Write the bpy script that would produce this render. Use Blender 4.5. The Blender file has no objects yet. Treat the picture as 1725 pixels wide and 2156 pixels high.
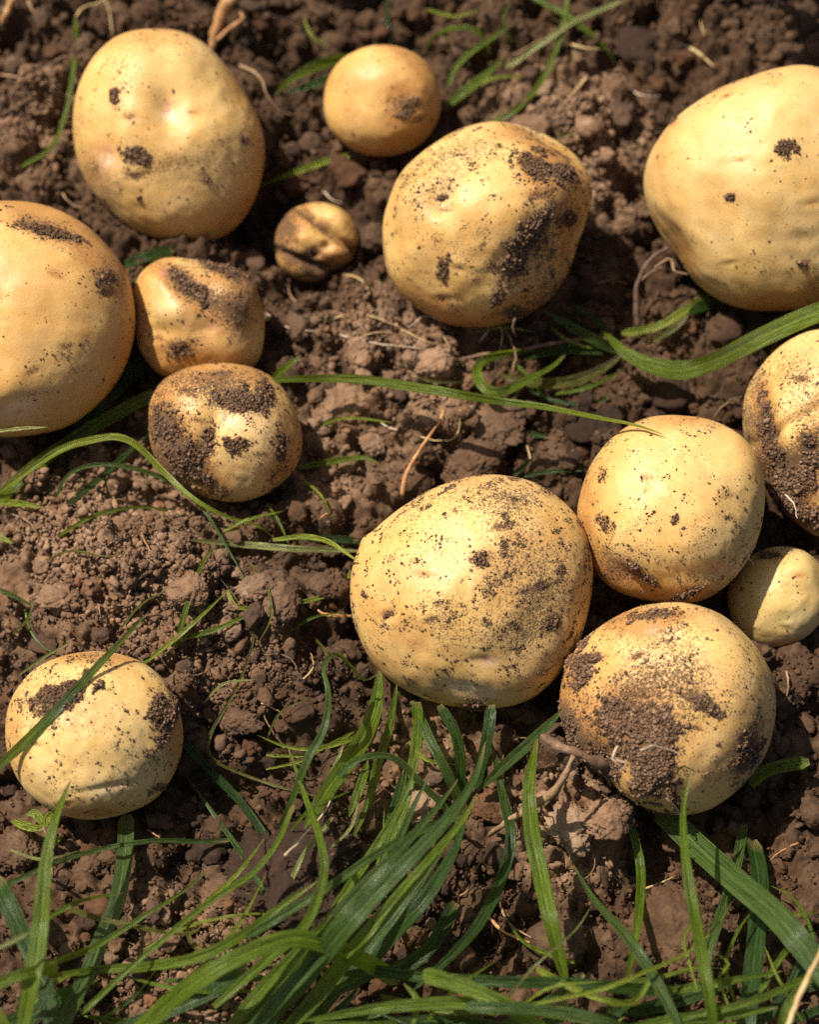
import bpy, math, random
import numpy as np
from mathutils import Vector, noise as mnoise
from mathutils.bvhtree import BVHTree

scene = bpy.context.scene
COL = scene.collection
random.seed(7)
RNG = np.random.default_rng(11)

# ------------------------------------------------------------------ camera
TILT = math.radians(25.0)
DIST = 0.857
LENS = 85.0
RIGHT = np.array([1.0, 0.0, 0.0])
UP = np.array([0.0, math.cos(TILT), math.sin(TILT)])
BACK = np.array([0.0, -math.sin(TILT), math.cos(TILT)])
CAM = np.array([0.0, 0.0, 0.02]) + DIST * BACK
cam_data = bpy.data.cameras.new("camera")
cam = bpy.data.objects.new("camera", cam_data)
COL.objects.link(cam)
cam.location = CAM
cam.rotation_euler = (TILT, 0, 0)
cam_data.sensor_fit = 'VERTICAL'
cam_data.sensor_height = 36.0
cam_data.sensor_width = 36.0
cam_data.lens = LENS
cam_data.clip_start = 0.01
cam_data.clip_end = 200.0
cam_data.dof.use_dof = True
cam_data.dof.focus_distance = 0.822
cam_data.dof.aperture_fstop = 6.6
scene.camera = cam

# ------------------------------------------------------------------ light
SUN_VIEW = np.array([-0.43, 0.58, 0.69])
SUN = SUN_VIEW[0] * RIGHT + SUN_VIEW[1] * UP + SUN_VIEW[2] * BACK
SUN = SUN / np.linalg.norm(SUN)
SUN_EL = math.asin(SUN[2])
SUN_AZ = math.atan2(SUN[0], SUN[1])
world = bpy.data.worlds.new("World")
scene.world = world
world.use_nodes = True
wn = world.node_tree.nodes
sky = wn.new("ShaderNodeTexSky")
sky.sky_type = 'NISHITA'
sky.sun_disc = False
sky.dust_density = 3.0
sky.ozone_density = 0.4
sky.sun_elevation = SUN_EL
sky.sun_rotation = SUN_AZ
wn["Background"].inputs[1].default_value = 0.060
world.node_tree.links.new(sky.outputs[0], wn["Background"].inputs[0])
sun_data = bpy.data.lights.new("sun", 'SUN')
sun_data.energy = 5.0
sun_data.angle = math.radians(0.55)
sun_data.color = (1.0, 0.91, 0.78)
sun = bpy.data.objects.new("sun", sun_data)
COL.objects.link(sun)
sun.rotation_euler = Vector(SUN).to_track_quat('Z', 'Y').to_euler()
scene.view_settings.view_transform = 'Standard'
scene.view_settings.look = 'None'
scene.view_settings.exposure = 0.70
scene.view_settings.gamma = 1.0
scene.render.engine = 'CYCLES'
scene.cycles.use_denoising = False
scene.cycles.max_bounces = 8

# ------------------------------------------------------------------ picture <-> place
PW, PH = 1725.0, 2156.0
TANV = 18.0 / LENS
FPX = (PH / 2) / TANV


def ray(px, py):
    return ((px - PW / 2) / FPX) * RIGHT + ((PH / 2 - py) / FPX) * UP - BACK


def at(px, py, z):
    d = ray(px, py)
    return CAM + d * ((z - CAM[2]) / d[2])


def to_px(P):
    P = np.asarray(P) - CAM
    dep = -(P @ BACK)
    return PW / 2 + (P @ RIGHT) / dep * FPX, PH / 2 - (P @ UP) / dep * FPX, dep


# ------------------------------------------------------------------ noise fields on the ground plane
TILE_N, TILE_L = 1024, 0.6


def field(wave, seed, rough=0.0):
    r = np.random.default_rng(seed)
    f = np.fft.rfft2(r.standard_normal((TILE_N, TILE_N)))
    kx = np.fft.fftfreq(TILE_N, TILE_L / TILE_N)[:, None]
    ky = np.fft.rfftfreq(TILE_N, TILE_L / TILE_N)[None, :]
    k = np.sqrt(kx * kx + ky * ky) * wave
    amp = np.exp(-(k ** 2) * 0.7) if rough == 0 else 1.0 / (1.0 + k ** rough)
    g = np.fft.irfft2(f * amp, s=(TILE_N, TILE_N))
    g -= g.mean()
    return g / g.std()


def sample(tile, x, y):
    u = (np.asarray(x) / TILE_L % 1.0) * TILE_N
    v = (np.asarray(y) / TILE_L % 1.0) * TILE_N
    i = np.floor(u).astype(int); j = np.floor(v).astype(int)
    a = u - i; b = v - j
    i %= TILE_N; j %= TILE_N
    i2 = (i + 1) % TILE_N; j2 = (j + 1) % TILE_N
    return (tile[i, j] * (1 - a) * (1 - b) + tile[i2, j] * a * (1 - b) + tile[i, j2] * (1 - a) * b + tile[i2, j2] * a * b)


F_BIG = field(0.09, 1)
F_MID = field(0.022, 2)
F_SML = field(0.008, 3)
F_FIN = field(0.003, 4, 3.0)
F_MIX = field(0.03, 5, 2.6)

# mounds and hollows of the dug soil: picture x, y, radius (px), height (m)
MOUNDS = [(230, 1180, 230, .013), (90, 1130, 170, .006), (420, 1260, 150, .006), (1290, 300, 130, .012),
          (1130, 250, 130, .006), (1560, 60, 220, .004), (80, 230, 130, .008), (780, 760, 170, .008),
          (950, 730, 120, .006), (560, 1420, 150, .004), (640, 1860, 150, .007), (60, 1900, 90, .008),
          (1400, 1980, 90, .008), (1170, 1740, 90, .006), (380, 2050, 130, .006), (900, 1640, 90, .004),
          (1450, 820, 170, -.012), (1650, 1160, 110, -.014), (560, 470, 110, -.010), (620, 560, 70, -.007),
          (1320, 1330, 70, -.012), (300, 1850, 170, -.006), (1250, 1900, 200, -.006), (1640, 1700, 150, -.007),
          (1250, 760, 130, -.009), (150, 960, 130, -.006), (720, 60, 160, -.006), (1180, 1500, 90, -.010),
          (1050, 1000, 120, -.004)]
MW = []
for mx, my, mr, mh in MOUNDS:
    c = at(mx, my, 0.0)
    MW.append((c[0], c[1], mr * 0.000172, mh))


def base_h(x, y):
    h = 0.0045 * sample(F_BIG, x, y) + 0.0040 * sample(F_MID, x, y)
    for cx, cy, r, a in MW:
        h = h + a * np.exp(-((x - cx) ** 2 + (y - cy) ** 2) / (r * r))
    return h


# ------------------------------------------------------------------ material helpers
def mat_new(name):
    m = bpy.data.materials.new(name)
    m.use_nodes = True
    nt = m.node_tree
    return m, nt, nt.nodes["Principled BSDF"]


def N(nt, kind, **kw):
    n = nt.nodes.new(kind)
    for k, v in kw.items():
        if k.startswith("i_"):
            n.inputs[k[2:].replace("_", " ")].default_value = v
        elif k.startswith("n_"):
            n.inputs[int(k[2:])].default_value = v
        else:
            setattr(n, k, v)
    return n


def L(nt, a, b):
    nt.links.new(a, b)


def ramp(nt, fac, stops):
    r = nt.nodes.new("ShaderNodeValToRGB")
    el = r.color_ramp.elements
    while len(el) < len(stops):
        el.new(0.5)
    for e, (p, c) in zip(el, stops):
        e.position = p
        e.color = (*c, 1) if len(c) == 3 else c
    L(nt, fac, r.inputs[0])
    return r.outputs[0]


def gray(v):
    return (v, v, v)


def mixc(nt, fac, a, b):
    m = nt.nodes.new("ShaderNodeMix")
    m.data_type = 'RGBA'
    for sock, val in ((m.inputs[0], fac), (m.inputs[6], a), (m.inputs[7], b)):
        if isinstance(val, (int, float)):
            sock.default_value = val
        elif isinstance(val, tuple):
            sock.default_value = (*val, 1)
        else:
            L(nt, val, sock)
    return m.outputs[2]


def mathn(nt, op, a, b=None, c=None, clamp=False):
    m = nt.nodes.new("ShaderNodeMath")
    m.operation = op
    m.use_clamp = clamp
    for s, v in zip(m.inputs, (a, b, c)):
        if v is None:
            continue
        if isinstance(v, (int, float)):
            s.default_value = v
        else:
            L(nt, v, s)
    return m.outputs[0]


def noise_tex(nt, vec, scale, detail=2.0, rough=0.5, dist=0.0):
    n = nt.nodes.new("ShaderNodeTexNoise")
    n.inputs["Scale"].default_value = scale
    n.inputs["Detail"].default_value = detail
    n.inputs["Roughness"].default_value = rough
    n.inputs["Distortion"].default_value = dist
    L(nt, vec, n.inputs["Vector"])
    return n.outputs["Fac"]


def attr(nt, name):
    a = nt.nodes.new("ShaderNodeAttribute")
    a.attribute_name = name
    return a.outputs["Fac"]


def bump(nt, height, dist, strength=1.0, normal=None):
    b = nt.nodes.new("ShaderNodeBump")
    b.inputs["Distance"].default_value = dist
    b.inputs["Strength"].default_value = strength
    L(nt, height, b.inputs["Height"])
    if normal is not None:
        L(nt, normal, b.inputs["Normal"])
    return b.outputs[0]


# lit dry mounds kept pale; the rest darkened in colour for hollow shade and damp: picture x, y, radius (px)
LIT_DRY = [(230, 1190, 330), (430, 1330, 200), (1260, 320, 190), (830, 750, 230), (80, 260, 190), (400, 2070, 190), (880, 1620, 150), (730, 950, 170), (1190, 1740, 130), (1130, 240, 160)]


def soil_material(name, dark, mid, light, scale=1.0, var=0.5, dry=True):
    m, nt, p = mat_new(name)
    geo = nt.nodes.new("ShaderNodeNewGeometry")
    tc = nt.nodes.new("ShaderNodeTexCoord")
    pos = geo.outputs["Position"]
    big = noise_tex(nt, pos, 22, 4, 0.6)
    midn = noise_tex(nt, pos, 190 * scale, 5, 0.65)
    fine = noise_tex(nt, pos, 1500 * scale, 4, 0.7)
    rnd = geo.outputs["Random Per Island"]
    f = mathn(nt, 'MULTIPLY', big, 0.55)
    f = mathn(nt, 'MULTIPLY_ADD', midn, 0.45, f)
    f = mathn(nt, 'MULTIPLY_ADD', fine, 0.25, f)
    r2 = mathn(nt, 'SUBTRACT', rnd, 0.5)
    f = mathn(nt, 'MULTIPLY_ADD', r2, var * 0.35, f)
    col = ramp(nt, f, [(0.42, dark), (0.62, mid), (0.82, light)])
    # reddish iron tint in places
    red = noise_tex(nt, pos, 60, 3)
    redf = ramp(nt, red, [(0.5, gray(0)), (0.75, gray(0.5))])
    col = mixc(nt, redf, col, (mid[0] * 1.05, mid[1] * 0.80, mid[2] * 0.62))
    # pale mineral grains
    vor = nt.nodes.new("ShaderNodeTexVoronoi")
    vor.inputs["Scale"].default_value = 900
    L(nt, pos, vor.inputs["Vector"])
    g = ramp(nt, vor.outputs["Color"], [(0.9, gray(0)), (0.94, gray(0.5))])
    col = mixc(nt, g, col, (0.30, 0.20, 0.135))
    if dry:  # multiplies the colour down off the mounds, painting in shade along with damp
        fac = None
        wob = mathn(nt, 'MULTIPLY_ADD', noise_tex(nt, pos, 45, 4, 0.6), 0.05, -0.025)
        for dx_, dy_, dr_ in LIT_DRY:
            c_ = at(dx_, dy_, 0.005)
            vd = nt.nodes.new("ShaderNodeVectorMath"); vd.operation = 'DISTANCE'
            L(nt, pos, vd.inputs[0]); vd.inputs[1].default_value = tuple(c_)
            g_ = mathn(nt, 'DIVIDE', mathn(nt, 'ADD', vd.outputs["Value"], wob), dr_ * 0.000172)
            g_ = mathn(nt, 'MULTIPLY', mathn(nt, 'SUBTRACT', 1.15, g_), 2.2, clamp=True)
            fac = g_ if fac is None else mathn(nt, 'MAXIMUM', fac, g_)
        damp_shade = nt.nodes.new("ShaderNodeMix"); damp_shade.data_type = 'RGBA'; damp_shade.blend_type = 'MULTIPLY'
        L(nt, mathn(nt, 'SUBTRACT', 1.0, fac), damp_shade.inputs[0])
        L(nt, col, damp_shade.inputs[6]); damp_shade.inputs[7].default_value = (0.44, 0.41, 0.38, 1)
        col = damp_shade.outputs[2]
    L(nt, col, p.inputs["Base Color"])
    p.inputs["Roughness"].default_value = 0.92
    p.inputs["Specular IOR Level"].default_value = 0.22
    b1 = bump(nt, midn, 0.0016, 0.7)
    b2 = bump(nt, fine, 0.0005, 0.8, b1)
    L(nt, b2, p.inputs["Normal"])
    return m


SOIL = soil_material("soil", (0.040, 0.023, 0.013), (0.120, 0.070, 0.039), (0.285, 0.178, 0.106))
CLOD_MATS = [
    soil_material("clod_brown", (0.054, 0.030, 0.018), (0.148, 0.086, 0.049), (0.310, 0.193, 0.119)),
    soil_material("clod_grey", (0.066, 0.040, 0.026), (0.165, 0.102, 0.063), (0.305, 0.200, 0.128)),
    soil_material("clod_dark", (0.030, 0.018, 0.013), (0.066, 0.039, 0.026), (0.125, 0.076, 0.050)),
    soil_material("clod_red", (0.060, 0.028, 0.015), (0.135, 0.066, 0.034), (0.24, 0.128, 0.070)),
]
SPECK = soil_material("potato_soil", (0.045, 0.026, 0.015), (0.105, 0.060, 0.033), (0.22, 0.130, 0.074), 1.6, 0.9, False)
CAKE = soil_material("potato_caked_soil", (0.060, 0.035, 0.021), (0.150, 0.087, 0.050), (0.28, 0.170, 0.104), 1.6, 0.9, False)


def potato_material(name, shift):
    m, nt, p = mat_new(name)
    tc = nt.nodes.new("ShaderNodeTexCoord")
    v = tc.outputs["Object"]
    n1 = noise_tex(nt, v, 26, 3, 0.55)
    n2 = noise_tex(nt, v, 110, 4, 0.6)
    n3 = noise_tex(nt, v, 1300, 3, 0.6)
    f = mathn(nt, 'MULTIPLY_ADD', n2, 0.35, mathn(nt, 'MULTIPLY', n1, 0.7))
    k = shift
    col = ramp(nt, f, [(0.32, (0.53 * k[0], 0.305 * k[1], 0.082 * k[2])), (0.52, (0.600 * k[0], 0.390 * k[1], 0.138 * k[2])),
                       (0.72, (0.630 * k[0], 0.455 * k[1], 0.200 * k[2]))])
    mott = ramp(nt, n3, [(0.38, gray(0.95)), (0.62, gray(1.02))])
    mm = nt.nodes.new("ShaderNodeMix"); mm.data_type = 'RGBA'; mm.blend_type = 'MULTIPLY'
    mm.inputs[0].default_value = 1.0
    L(nt, col, mm.inputs[6]); L(nt, mott, mm.inputs[7])
    col = mm.outputs[2]
    # ochre skin staining, with rim patches standing in for orange bounce and edge shade
    st = attr(nt, "stain")
    sn = noise_tex(nt, v, 75, 5, 0.65)
    sf = mathn(nt, 'ADD', st, mathn(nt, 'MULTIPLY_ADD', sn, 1.5, -0.80))
    sf = mathn(nt, 'MULTIPLY', sf, mathn(nt, 'MULTIPLY_ADD', st, 1.6, 0.25), clamp=True)
    col = mixc(nt, mathn(nt, 'MULTIPLY', sf, 1.0), col, (0.38, 0.185, 0.052))
    # uneven dusty film, fine netting and lenticels
    du = noise_tex(nt, v, 48, 6, 0.7, 0.4)
    duf = ramp(nt, du, [(0.46, gray(0)), (0.70, gray(0.42))])
    col = mixc(nt, duf, col, (0.43, 0.235, 0.082))
    net = nt.nodes.new("ShaderNodeTexVoronoi")
    net.feature = 'DISTANCE_TO_EDGE'
    net.inputs["Scale"].default_value = 620
    L(nt, v, net.inputs["Vector"])
    nf = ramp(nt, net.outputs["Distance"], [(0.0, gray(0.22)), (0.10, gray(0.0))])
    nf = mathn(nt, 'MULTIPLY', nf, ramp(nt, n2, [(0.45, gray(0)), (0.65, gray(1))]))
    col = mixc(nt, nf, col, (0.36, 0.19, 0.06))
    len_ = nt.nodes.new("ShaderNodeTexVoronoi")
    len_.inputs["Scale"].default_value = 260
    L(nt, v, len_.inputs["Vector"])
    lf_ = ramp(nt, len_.outputs["Distance"], [(0.06, gray(0.55)), (0.13, gray(0.0))])
    col = mixc(nt, lf_, col, (0.40, 0.21, 0.075))
    col = mixc(nt, attr(nt, "pale"), col, (0.74, 0.56, 0.34))
    pk = mathn(nt, 'MULTIPLY', attr(nt, "pink"), ramp(nt, noise_tex(nt, v, 420, 2), [(0.4, gray(0)), (0.6, gray(1))]))
    col = mixc(nt, mathn(nt, 'MULTIPLY', pk, 0.65), col, (0.38, 0.11, 0.14))
    # dry dust film and small soil specks
    d = attr(nt, "dirt")
    dn = noise_tex(nt, v, 520, 6, 0.72, 0.3)
    film = mathn(nt, 'MULTIPLY_ADD', d, 0.55, mathn(nt, 'MULTIPLY_ADD', dn, 2.0, -1.32))
    film = mathn(nt, 'MULTIPLY', film, 0.85, clamp=True)
    film = mathn(nt, 'MULTIPLY', film, mathn(nt, 'MULTIPLY_ADD', d, 1.2, 0.12, clamp=True))
    col = mixc(nt, film, col, (0.215, 0.115, 0.048))
    sp = noise_tex(nt, v, 1150, 5, 0.75, 0.6)
    cl = noise_tex(nt, v, 120, 3, 0.6)
    th = mathn(nt, 'MULTIPLY_ADD', d, -0.25, 0.83)
    th = mathn(nt, 'MULTIPLY_ADD', cl, -0.16, th)
    spm = mathn(nt, 'MULTIPLY', mathn(nt, 'SUBTRACT', sp, th), 16.0, clamp=True)
    col = mixc(nt, mathn(nt, 'MULTIPLY', spm, 0.92), col, (0.095, 0.052, 0.026))
    L(nt, col, p.inputs["Base Color"])
    rgh = mathn(nt, 'MULTIPLY_ADD', film, 0.35, mathn(nt, 'MULTIPLY_ADD', duf, 0.35, mathn(nt, 'MULTIPLY_ADD', n3, 0.14, 0.42)))
    rgh = mathn(nt, 'MULTIPLY_ADD', spm, 0.4, rgh, clamp=True)
    L(nt, rgh, p.inputs["Roughness"])
    p.inputs["Specular IOR Level"].default_value = 0.42
    p.inputs["Subsurface Weight"].default_value = 0.35
    p.inputs["Subsurface Radius"].default_value = (1.0, 0.6, 0.25)
    p.inputs["Subsurface Scale"].default_value = 0.003
    b1 = bump(nt, n2, 0.0007, 0.55)
    b2 = bump(nt, n3, 0.00016, 0.55, b1)
    b3 = bump(nt, spm, 0.0004, 0.8, b2)
    L(nt, b3, p.inputs["Normal"])
    return m


POTATO_MATS = [potato_material("potato_skin", (1, 1, 1)), potato_material("potato_skin_ochre", (0.96, 0.90, 0.82)),
               potato_material("potato_skin_pale", (0.97, 1.02, 1.10)), potato_material("potato_skin_olive", (0.88, 0.97, 1.0)), potato_material("potato_skin_dull", (0.98, 0.98, 1.0))]


def grass_material(name, c_dark, c_light, trans, dry=(0.33, 0.25, 0.10), tipdry=0.0, tw=0.42):
    m, nt, p = mat_new(name)
    uv = nt.nodes.new("ShaderNodeUVMap")
    sep = nt.nodes.new("ShaderNodeSeparateXYZ")
    L(nt, uv.outputs[0], sep.inputs[0])
    tc = nt.nodes.new("ShaderNodeTexCoord")
    mp = nt.nodes.new("ShaderNodeMapping")
    mp.inputs["Scale"].default_value = (9.0, 2.2, 1.0)
    L(nt, uv.outputs[0], mp.inputs[0])
    streak = noise_tex(nt, mp.outputs[0], 2.6, 4, 0.65)
    wav = mathn(nt, 'SINE', mathn(nt, 'MULTIPLY', sep.outputs[0], 75.0))
    blot = noise_tex(nt, tc.outputs["Object"], 70, 3)
    f = mathn(nt, 'MULTIPLY_ADD', wav, 0.14, mathn(nt, 'MULTIPLY_ADD', blot, 0.5, mathn(nt, 'MULTIPLY', streak, 0.55)))
    col = ramp(nt, f, [(0.34, c_dark), (0.70, c_light)])
    # pale midrib
    mid = mathn(nt, 'ABSOLUTE', mathn(nt, 'SUBTRACT', sep.outputs[0], 0.5))
    mr = ramp(nt, mid, [(0.02, gray(0.45)), (0.07, gray(0.0))])
    col = mixc(nt, mr, col, tuple(min(1, c * 1.5) for c in c_light))
    tip = ramp(nt, sep.outputs[1], [(0.93, gray(0)), (1.0, gray(0.9))])
    spots = ramp(nt, noise_tex(nt, tc.outputs["Object"], 260, 4, 0.7), [(0.66, gray(0)), (0.74, gray(0.6))])
    tf = mathn(nt, 'MAXIMUM', tip, spots)
    tf = mathn(nt, 'ADD', tf, tipdry, clamp=True)
    col = mixc(nt, tf, col, dry)
    L(nt, col, p.inputs["Base Color"])
    p.inputs["Roughness"].default_value = 0.33
    p.inputs["Specular IOR Level"].default_value = 0.45
    b = bump(nt, wav, 0.00022, 1.0)
    b2 = bump(nt, streak, 0.0005, 0.8, b)
    L(nt, b2, p.inputs["Normal"])
    tr = nt.nodes.new("ShaderNodeBsdfTranslucent")
    L(nt, mixc(nt, mathn(nt, 'MULTIPLY', f, 0.5), trans, tuple(c * 0.7 for c in trans)), tr.inputs[0])
    mx = nt.nodes.new("ShaderNodeMixShader")
    mx.inputs[0].default_value = tw
    L(nt, p.outputs[0], mx.inputs[1]); L(nt, tr.outputs[0], mx.inputs[2])
    L(nt, mx.outputs[0], nt.nodes["Material Output"].inputs[0])
    return m


GM = {
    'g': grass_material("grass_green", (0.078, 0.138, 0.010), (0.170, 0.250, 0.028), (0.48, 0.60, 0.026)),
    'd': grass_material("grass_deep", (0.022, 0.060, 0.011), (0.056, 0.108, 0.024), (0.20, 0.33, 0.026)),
    'b': grass_material("grass_blue", (0.044, 0.092, 0.020), (0.105, 0.166, 0.044), (0.28, 0.41, 0.033)),
    'y': grass_material("grass_yellow", (0.190, 0.260, 0.024), (0.330, 0.400, 0.055), (0.60, 0.68, 0.05)),
    'o': grass_material("grass_olive", (0.105, 0.115, 0.020), (0.195, 0.190, 0.045), (0.38, 0.35, 0.05)),
    'p': grass_material("grass_pale", (0.280, 0.310, 0.100), (0.430, 0.460, 0.180), (0.55, 0.58, 0.15)),
}


def fibre_material(name, c1, c2, c3, rough=0.75):
    m, nt, p = mat_new(name)
    tc = nt.nodes.new("ShaderNodeTexCoord")
    v = tc.outputs["Object"]
    n = noise_tex(nt, v, 240, 4, 0.65)
    n2 = noise_tex(nt, v, 1400, 3, 0.7)
    col = ramp(nt, mathn(nt, 'MULTIPLY_ADD', n2, 0.3, mathn(nt, 'MULTIPLY', n, 0.75)), [(0.36, c1), (0.55, c2), (0.72, c3)])
    L(nt, col, p.inputs["Base Color"])
    p.inputs["Roughness"].default_value = rough
    L(nt, bump(nt, n2, 0.0004, 0.8), p.inputs["Normal"])
    return m


FM = {
    'root': fibre_material("root_tan", (0.095, 0.052, 0.026), (0.23, 0.135, 0.068), (0.37, 0.245, 0.135)),
    'stub': fibre_material("stalk_stub", (0.05, 0.026, 0.013), (0.14, 0.076, 0.040), (0.27, 0.165, 0.095)),
    'dark': fibre_material("root_dark", (0.045, 0.026, 0.018), (0.12, 0.068, 0.045), (0.25, 0.15, 0.10)),
    'straw': fibre_material("straw", (0.24, 0.15, 0.065), (0.42, 0.29, 0.13), (0.55, 0.42, 0.22), 0.5),
    'white': fibre_material("root_white", (0.30, 0.21, 0.14), (0.48, 0.37, 0.26), (0.62, 0.52, 0.40)),
    'purple': fibre_material("stem_purple", (0.07, 0.03, 0.035), (0.17, 0.085, 0.06), (0.42, 0.27, 0.11)),
    'orange': fibre_material("dry_stalk", (0.20, 0.085, 0.03), (0.40, 0.20, 0.075), (0.55, 0.36, 0.17)),
    'seed': fibre_material("seedling_leaf", (0.13, 0.20, 0.02), (0.24, 0.34, 0.035), (0.36, 0.46, 0.07), 0.45),
}


# ------------------------------------------------------------------ mesh helpers
def mesh_obj(name, verts, faces, mat, parent=None, smooth=True, attrs=None, uvs=None):
    verts = np.asarray(verts, dtype=np.float32)
    me = bpy.data.meshes.new(name)
    if isinstance(faces, np.ndarray):
        nf, k = faces.shape
        me.vertices.add(len(verts)); me.vertices.foreach_set("co", verts.ravel())
        me.loops.add(nf * k); me.loops.foreach_set("vertex_index", faces.astype(np.int32).ravel())
        me.polygons.add(nf)
        me.polygons.foreach_set("loop_start", np.arange(0, nf * k, k, dtype=np.int32))
        me.update(calc_edges=True)
    else:
        me.from_pydata(verts.tolist(), [], faces)
    if smooth:
        me.polygons.foreach_set("use_smooth", np.ones(len(me.polygons), dtype=bool))
    if attrs:
        for k, a in attrs.items():
            at_ = me.attributes.new(k, 'FLOAT', 'POINT')
            at_.data.foreach_set("value", np.asarray(a, dtype=np.float32))
    if uvs is not None:
        lay = me.uv_layers.new(name="UVMap")
        idx = np.zeros(len(me.loops), dtype=np.int32)
        me.loops.foreach_get("vertex_index", idx)
        lay.data.foreach_set("uv", np.asarray(uvs, dtype=np.float32)[idx].ravel())
    me.materials.append(mat)
    o = bpy.data.objects.new(name, me)
    COL.objects.link(o)
    if parent is not None:
        o.parent = parent
    return o


def tag(o, label, cat, group=None):
    o["label"] = label
    o["category"] = cat
    if group:
        o["group"] = group
    return o


def ico(sub):
    t = (1 + 5 ** 0.5) / 2
    v = np.array([(-1, t, 0), (1, t, 0), (-1, -t, 0), (1, -t, 0), (0, -1, t), (0, 1, t), (0, -1, -t), (0, 1, -t),
                  (t, 0, -1), (t, 0, 1), (-t, 0, -1), (-t, 0, 1)], float)
    v /= np.linalg.norm(v[0])
    f = np.array([(0, 11, 5), (0, 5, 1), (0, 1, 7), (0, 7, 10), (0, 10, 11), (1, 5, 9), (5, 11, 4), (11, 10, 2), (10, 7, 6),
                  (7, 1, 8), (3, 9, 4), (3, 4, 2), (3, 2, 6), (3, 6, 8), (3, 8, 9), (4, 9, 5), (2, 4, 11), (6, 2, 10),
                  (8, 6, 7), (9, 8, 1)])
    for _ in range(sub):
        e = np.sort(np.concatenate([f[:, [0, 1]], f[:, [1, 2]], f[:, [2, 0]]]), axis=1)
        ue, inv = np.unique(e, axis=0, return_inverse=True)
        inv = inv.ravel()
        midv = v[ue[:, 0]] + v[ue[:, 1]]
        midv /= np.linalg.norm(midv, axis=1)[:, None]
        n = len(f); off = len(v)
        a, b, c = inv[:n] + off, inv[n:2 * n] + off, inv[2 * n:] + off
        v = np.concatenate([v, midv])
        f = np.concatenate([np.stack([f[:, 0], a, c], 1), np.stack([f[:, 1], b, a], 1), np.stack([f[:, 2], c, b], 1),
                            np.stack([a, b, c], 1)])
    return v, f


ICO = {k: ico(k) for k in (0, 1, 2, 3, 4, 5, 6)}
ICO[-1] = (np.array([(1, 0, 0), (-1, 0, 0), (0, 1, 0), (0, -1, 0), (0, 0, 1), (0, 0, -1)], float),
           np.array([(0, 2, 4), (2, 1, 4), (1, 3, 4), (3, 0, 4), (2, 0, 5), (1, 2, 5), (3, 1, 5), (0, 3, 5)]))


def fft_noise3(pts, wave, seed, comps=28):
    """cheap smooth 3-D noise: a sum of random plane waves"""
    r = np.random.default_rng(seed)
    k = r.standard_normal((comps, 3)); k /= np.linalg.norm(k, axis=1)[:, None]
    k *= (2 * np.pi / wave) * r.uniform(0.6, 1.5, (comps, 1))
    ph = r.uniform(0, 2 * np.pi, comps)
    return np.sin(pts @ k.T + ph).sum(1) / math.sqrt(comps / 2)


def lumps(u, seed, rough=1.0):
    """unit-sphere points -> radius factor of an angular, crumbly clod"""
    r = np.random.default_rng(seed)
    rad = 1 + 0.16 * fft_noise3(u, 2.2, seed) * rough
    # a few flat breaks
    for _ in range(r.integers(3, 7)):
        d = r.standard_normal(3); d /= np.linalg.norm(d)
        cut = r.uniform(0.68, 0.95)
        proj = u @ d
        lim = np.where(proj > 1e-3, cut / np.maximum(proj, 1e-3), 9)
        rad = np.minimum(rad, lim)
    rad = rad + rough * (0.085 * np.abs(fft_noise3(u, 0.75, seed + 1)) + 0.055 * np.abs(fft_noise3(u, 0.33, seed + 2)) - 0.08)
    if len(u) > 2000:
        rad = rad + rough * 0.055 * np.abs(fft_noise3(u, 0.16, seed + 3)) + (rough * 0.034 * np.abs(fft_noise3(u, 0.08, seed + 4)) if len(u) > 9000 else 0)
    return rad


# ------------------------------------------------------------------ potatoes: picture outlines
POTATOES = {}


class Pot:
    pass


def prepare_potato(key, outline, ratio, lift, res):
    pts = np.array([tuple(map(float, s.split(","))) for s in outline.split()])
    P = Pot()
    x, y = pts[:, 0], pts[:, 1]
    x2, y2 = np.roll(x, -1), np.roll(y, -1)
    cr = x * y2 - x2 * y
    A = cr.sum() / 2
    P.c = np.array([((x + x2) * cr).sum() / (6 * A), ((y + y2) * cr).sum() / (6 * A)])
    d = pts - P.c
    th = np.arctan2(-d[:, 1], d[:, 0]); r = np.hypot(d[:, 0], d[:, 1])
    o = np.argsort(th); th, r = th[o], r[o]
    g = np.linspace(-np.pi, np.pi, 512, endpoint=False)
    rg = np.interp(g, np.concatenate([th - 2 * np.pi, th, th + 2 * np.pi]), np.tile(r, 3))
    ft = np.fft.rfft(rg); k = np.arange(len(ft)); ft *= np.exp(-(k / 20.0) ** 2)
    P.rg = np.fft.irfft(ft, 512); P.g = g
    P.R = P.rg.mean()
    P.ratio, P.res = ratio, res
    cw = at(P.c[0], P.c[1], 0.02)
    for _ in range(4):
        gh = float(base_h(np.array(cw[0]), np.array(cw[1])))
        s = -((cw - CAM) @ BACK) / FPX
        hh = math.hypot(ratio * P.R * math.cos(TILT), P.R * math.sin(TILT)) * s
        zc = gh + hh * lift
        cw = at(P.c[0], P.c[1], zc)
    P.w, P.s, P.hh, P.zc = cw, s, hh, zc
    P.key = key
    POTATOES[key] = P
    return P


def r_of(P, th):
    return np.interp(th, np.concatenate([P.g, [np.pi]]), np.concatenate([P.rg, P.rg[:1]]))


def rho_px(P, px, py):
    dx, dy = px - P.c[0], P.c[1] - py
    return np.hypot(dx, dy) / r_of(P, np.arctan2(dy, dx))


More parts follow.
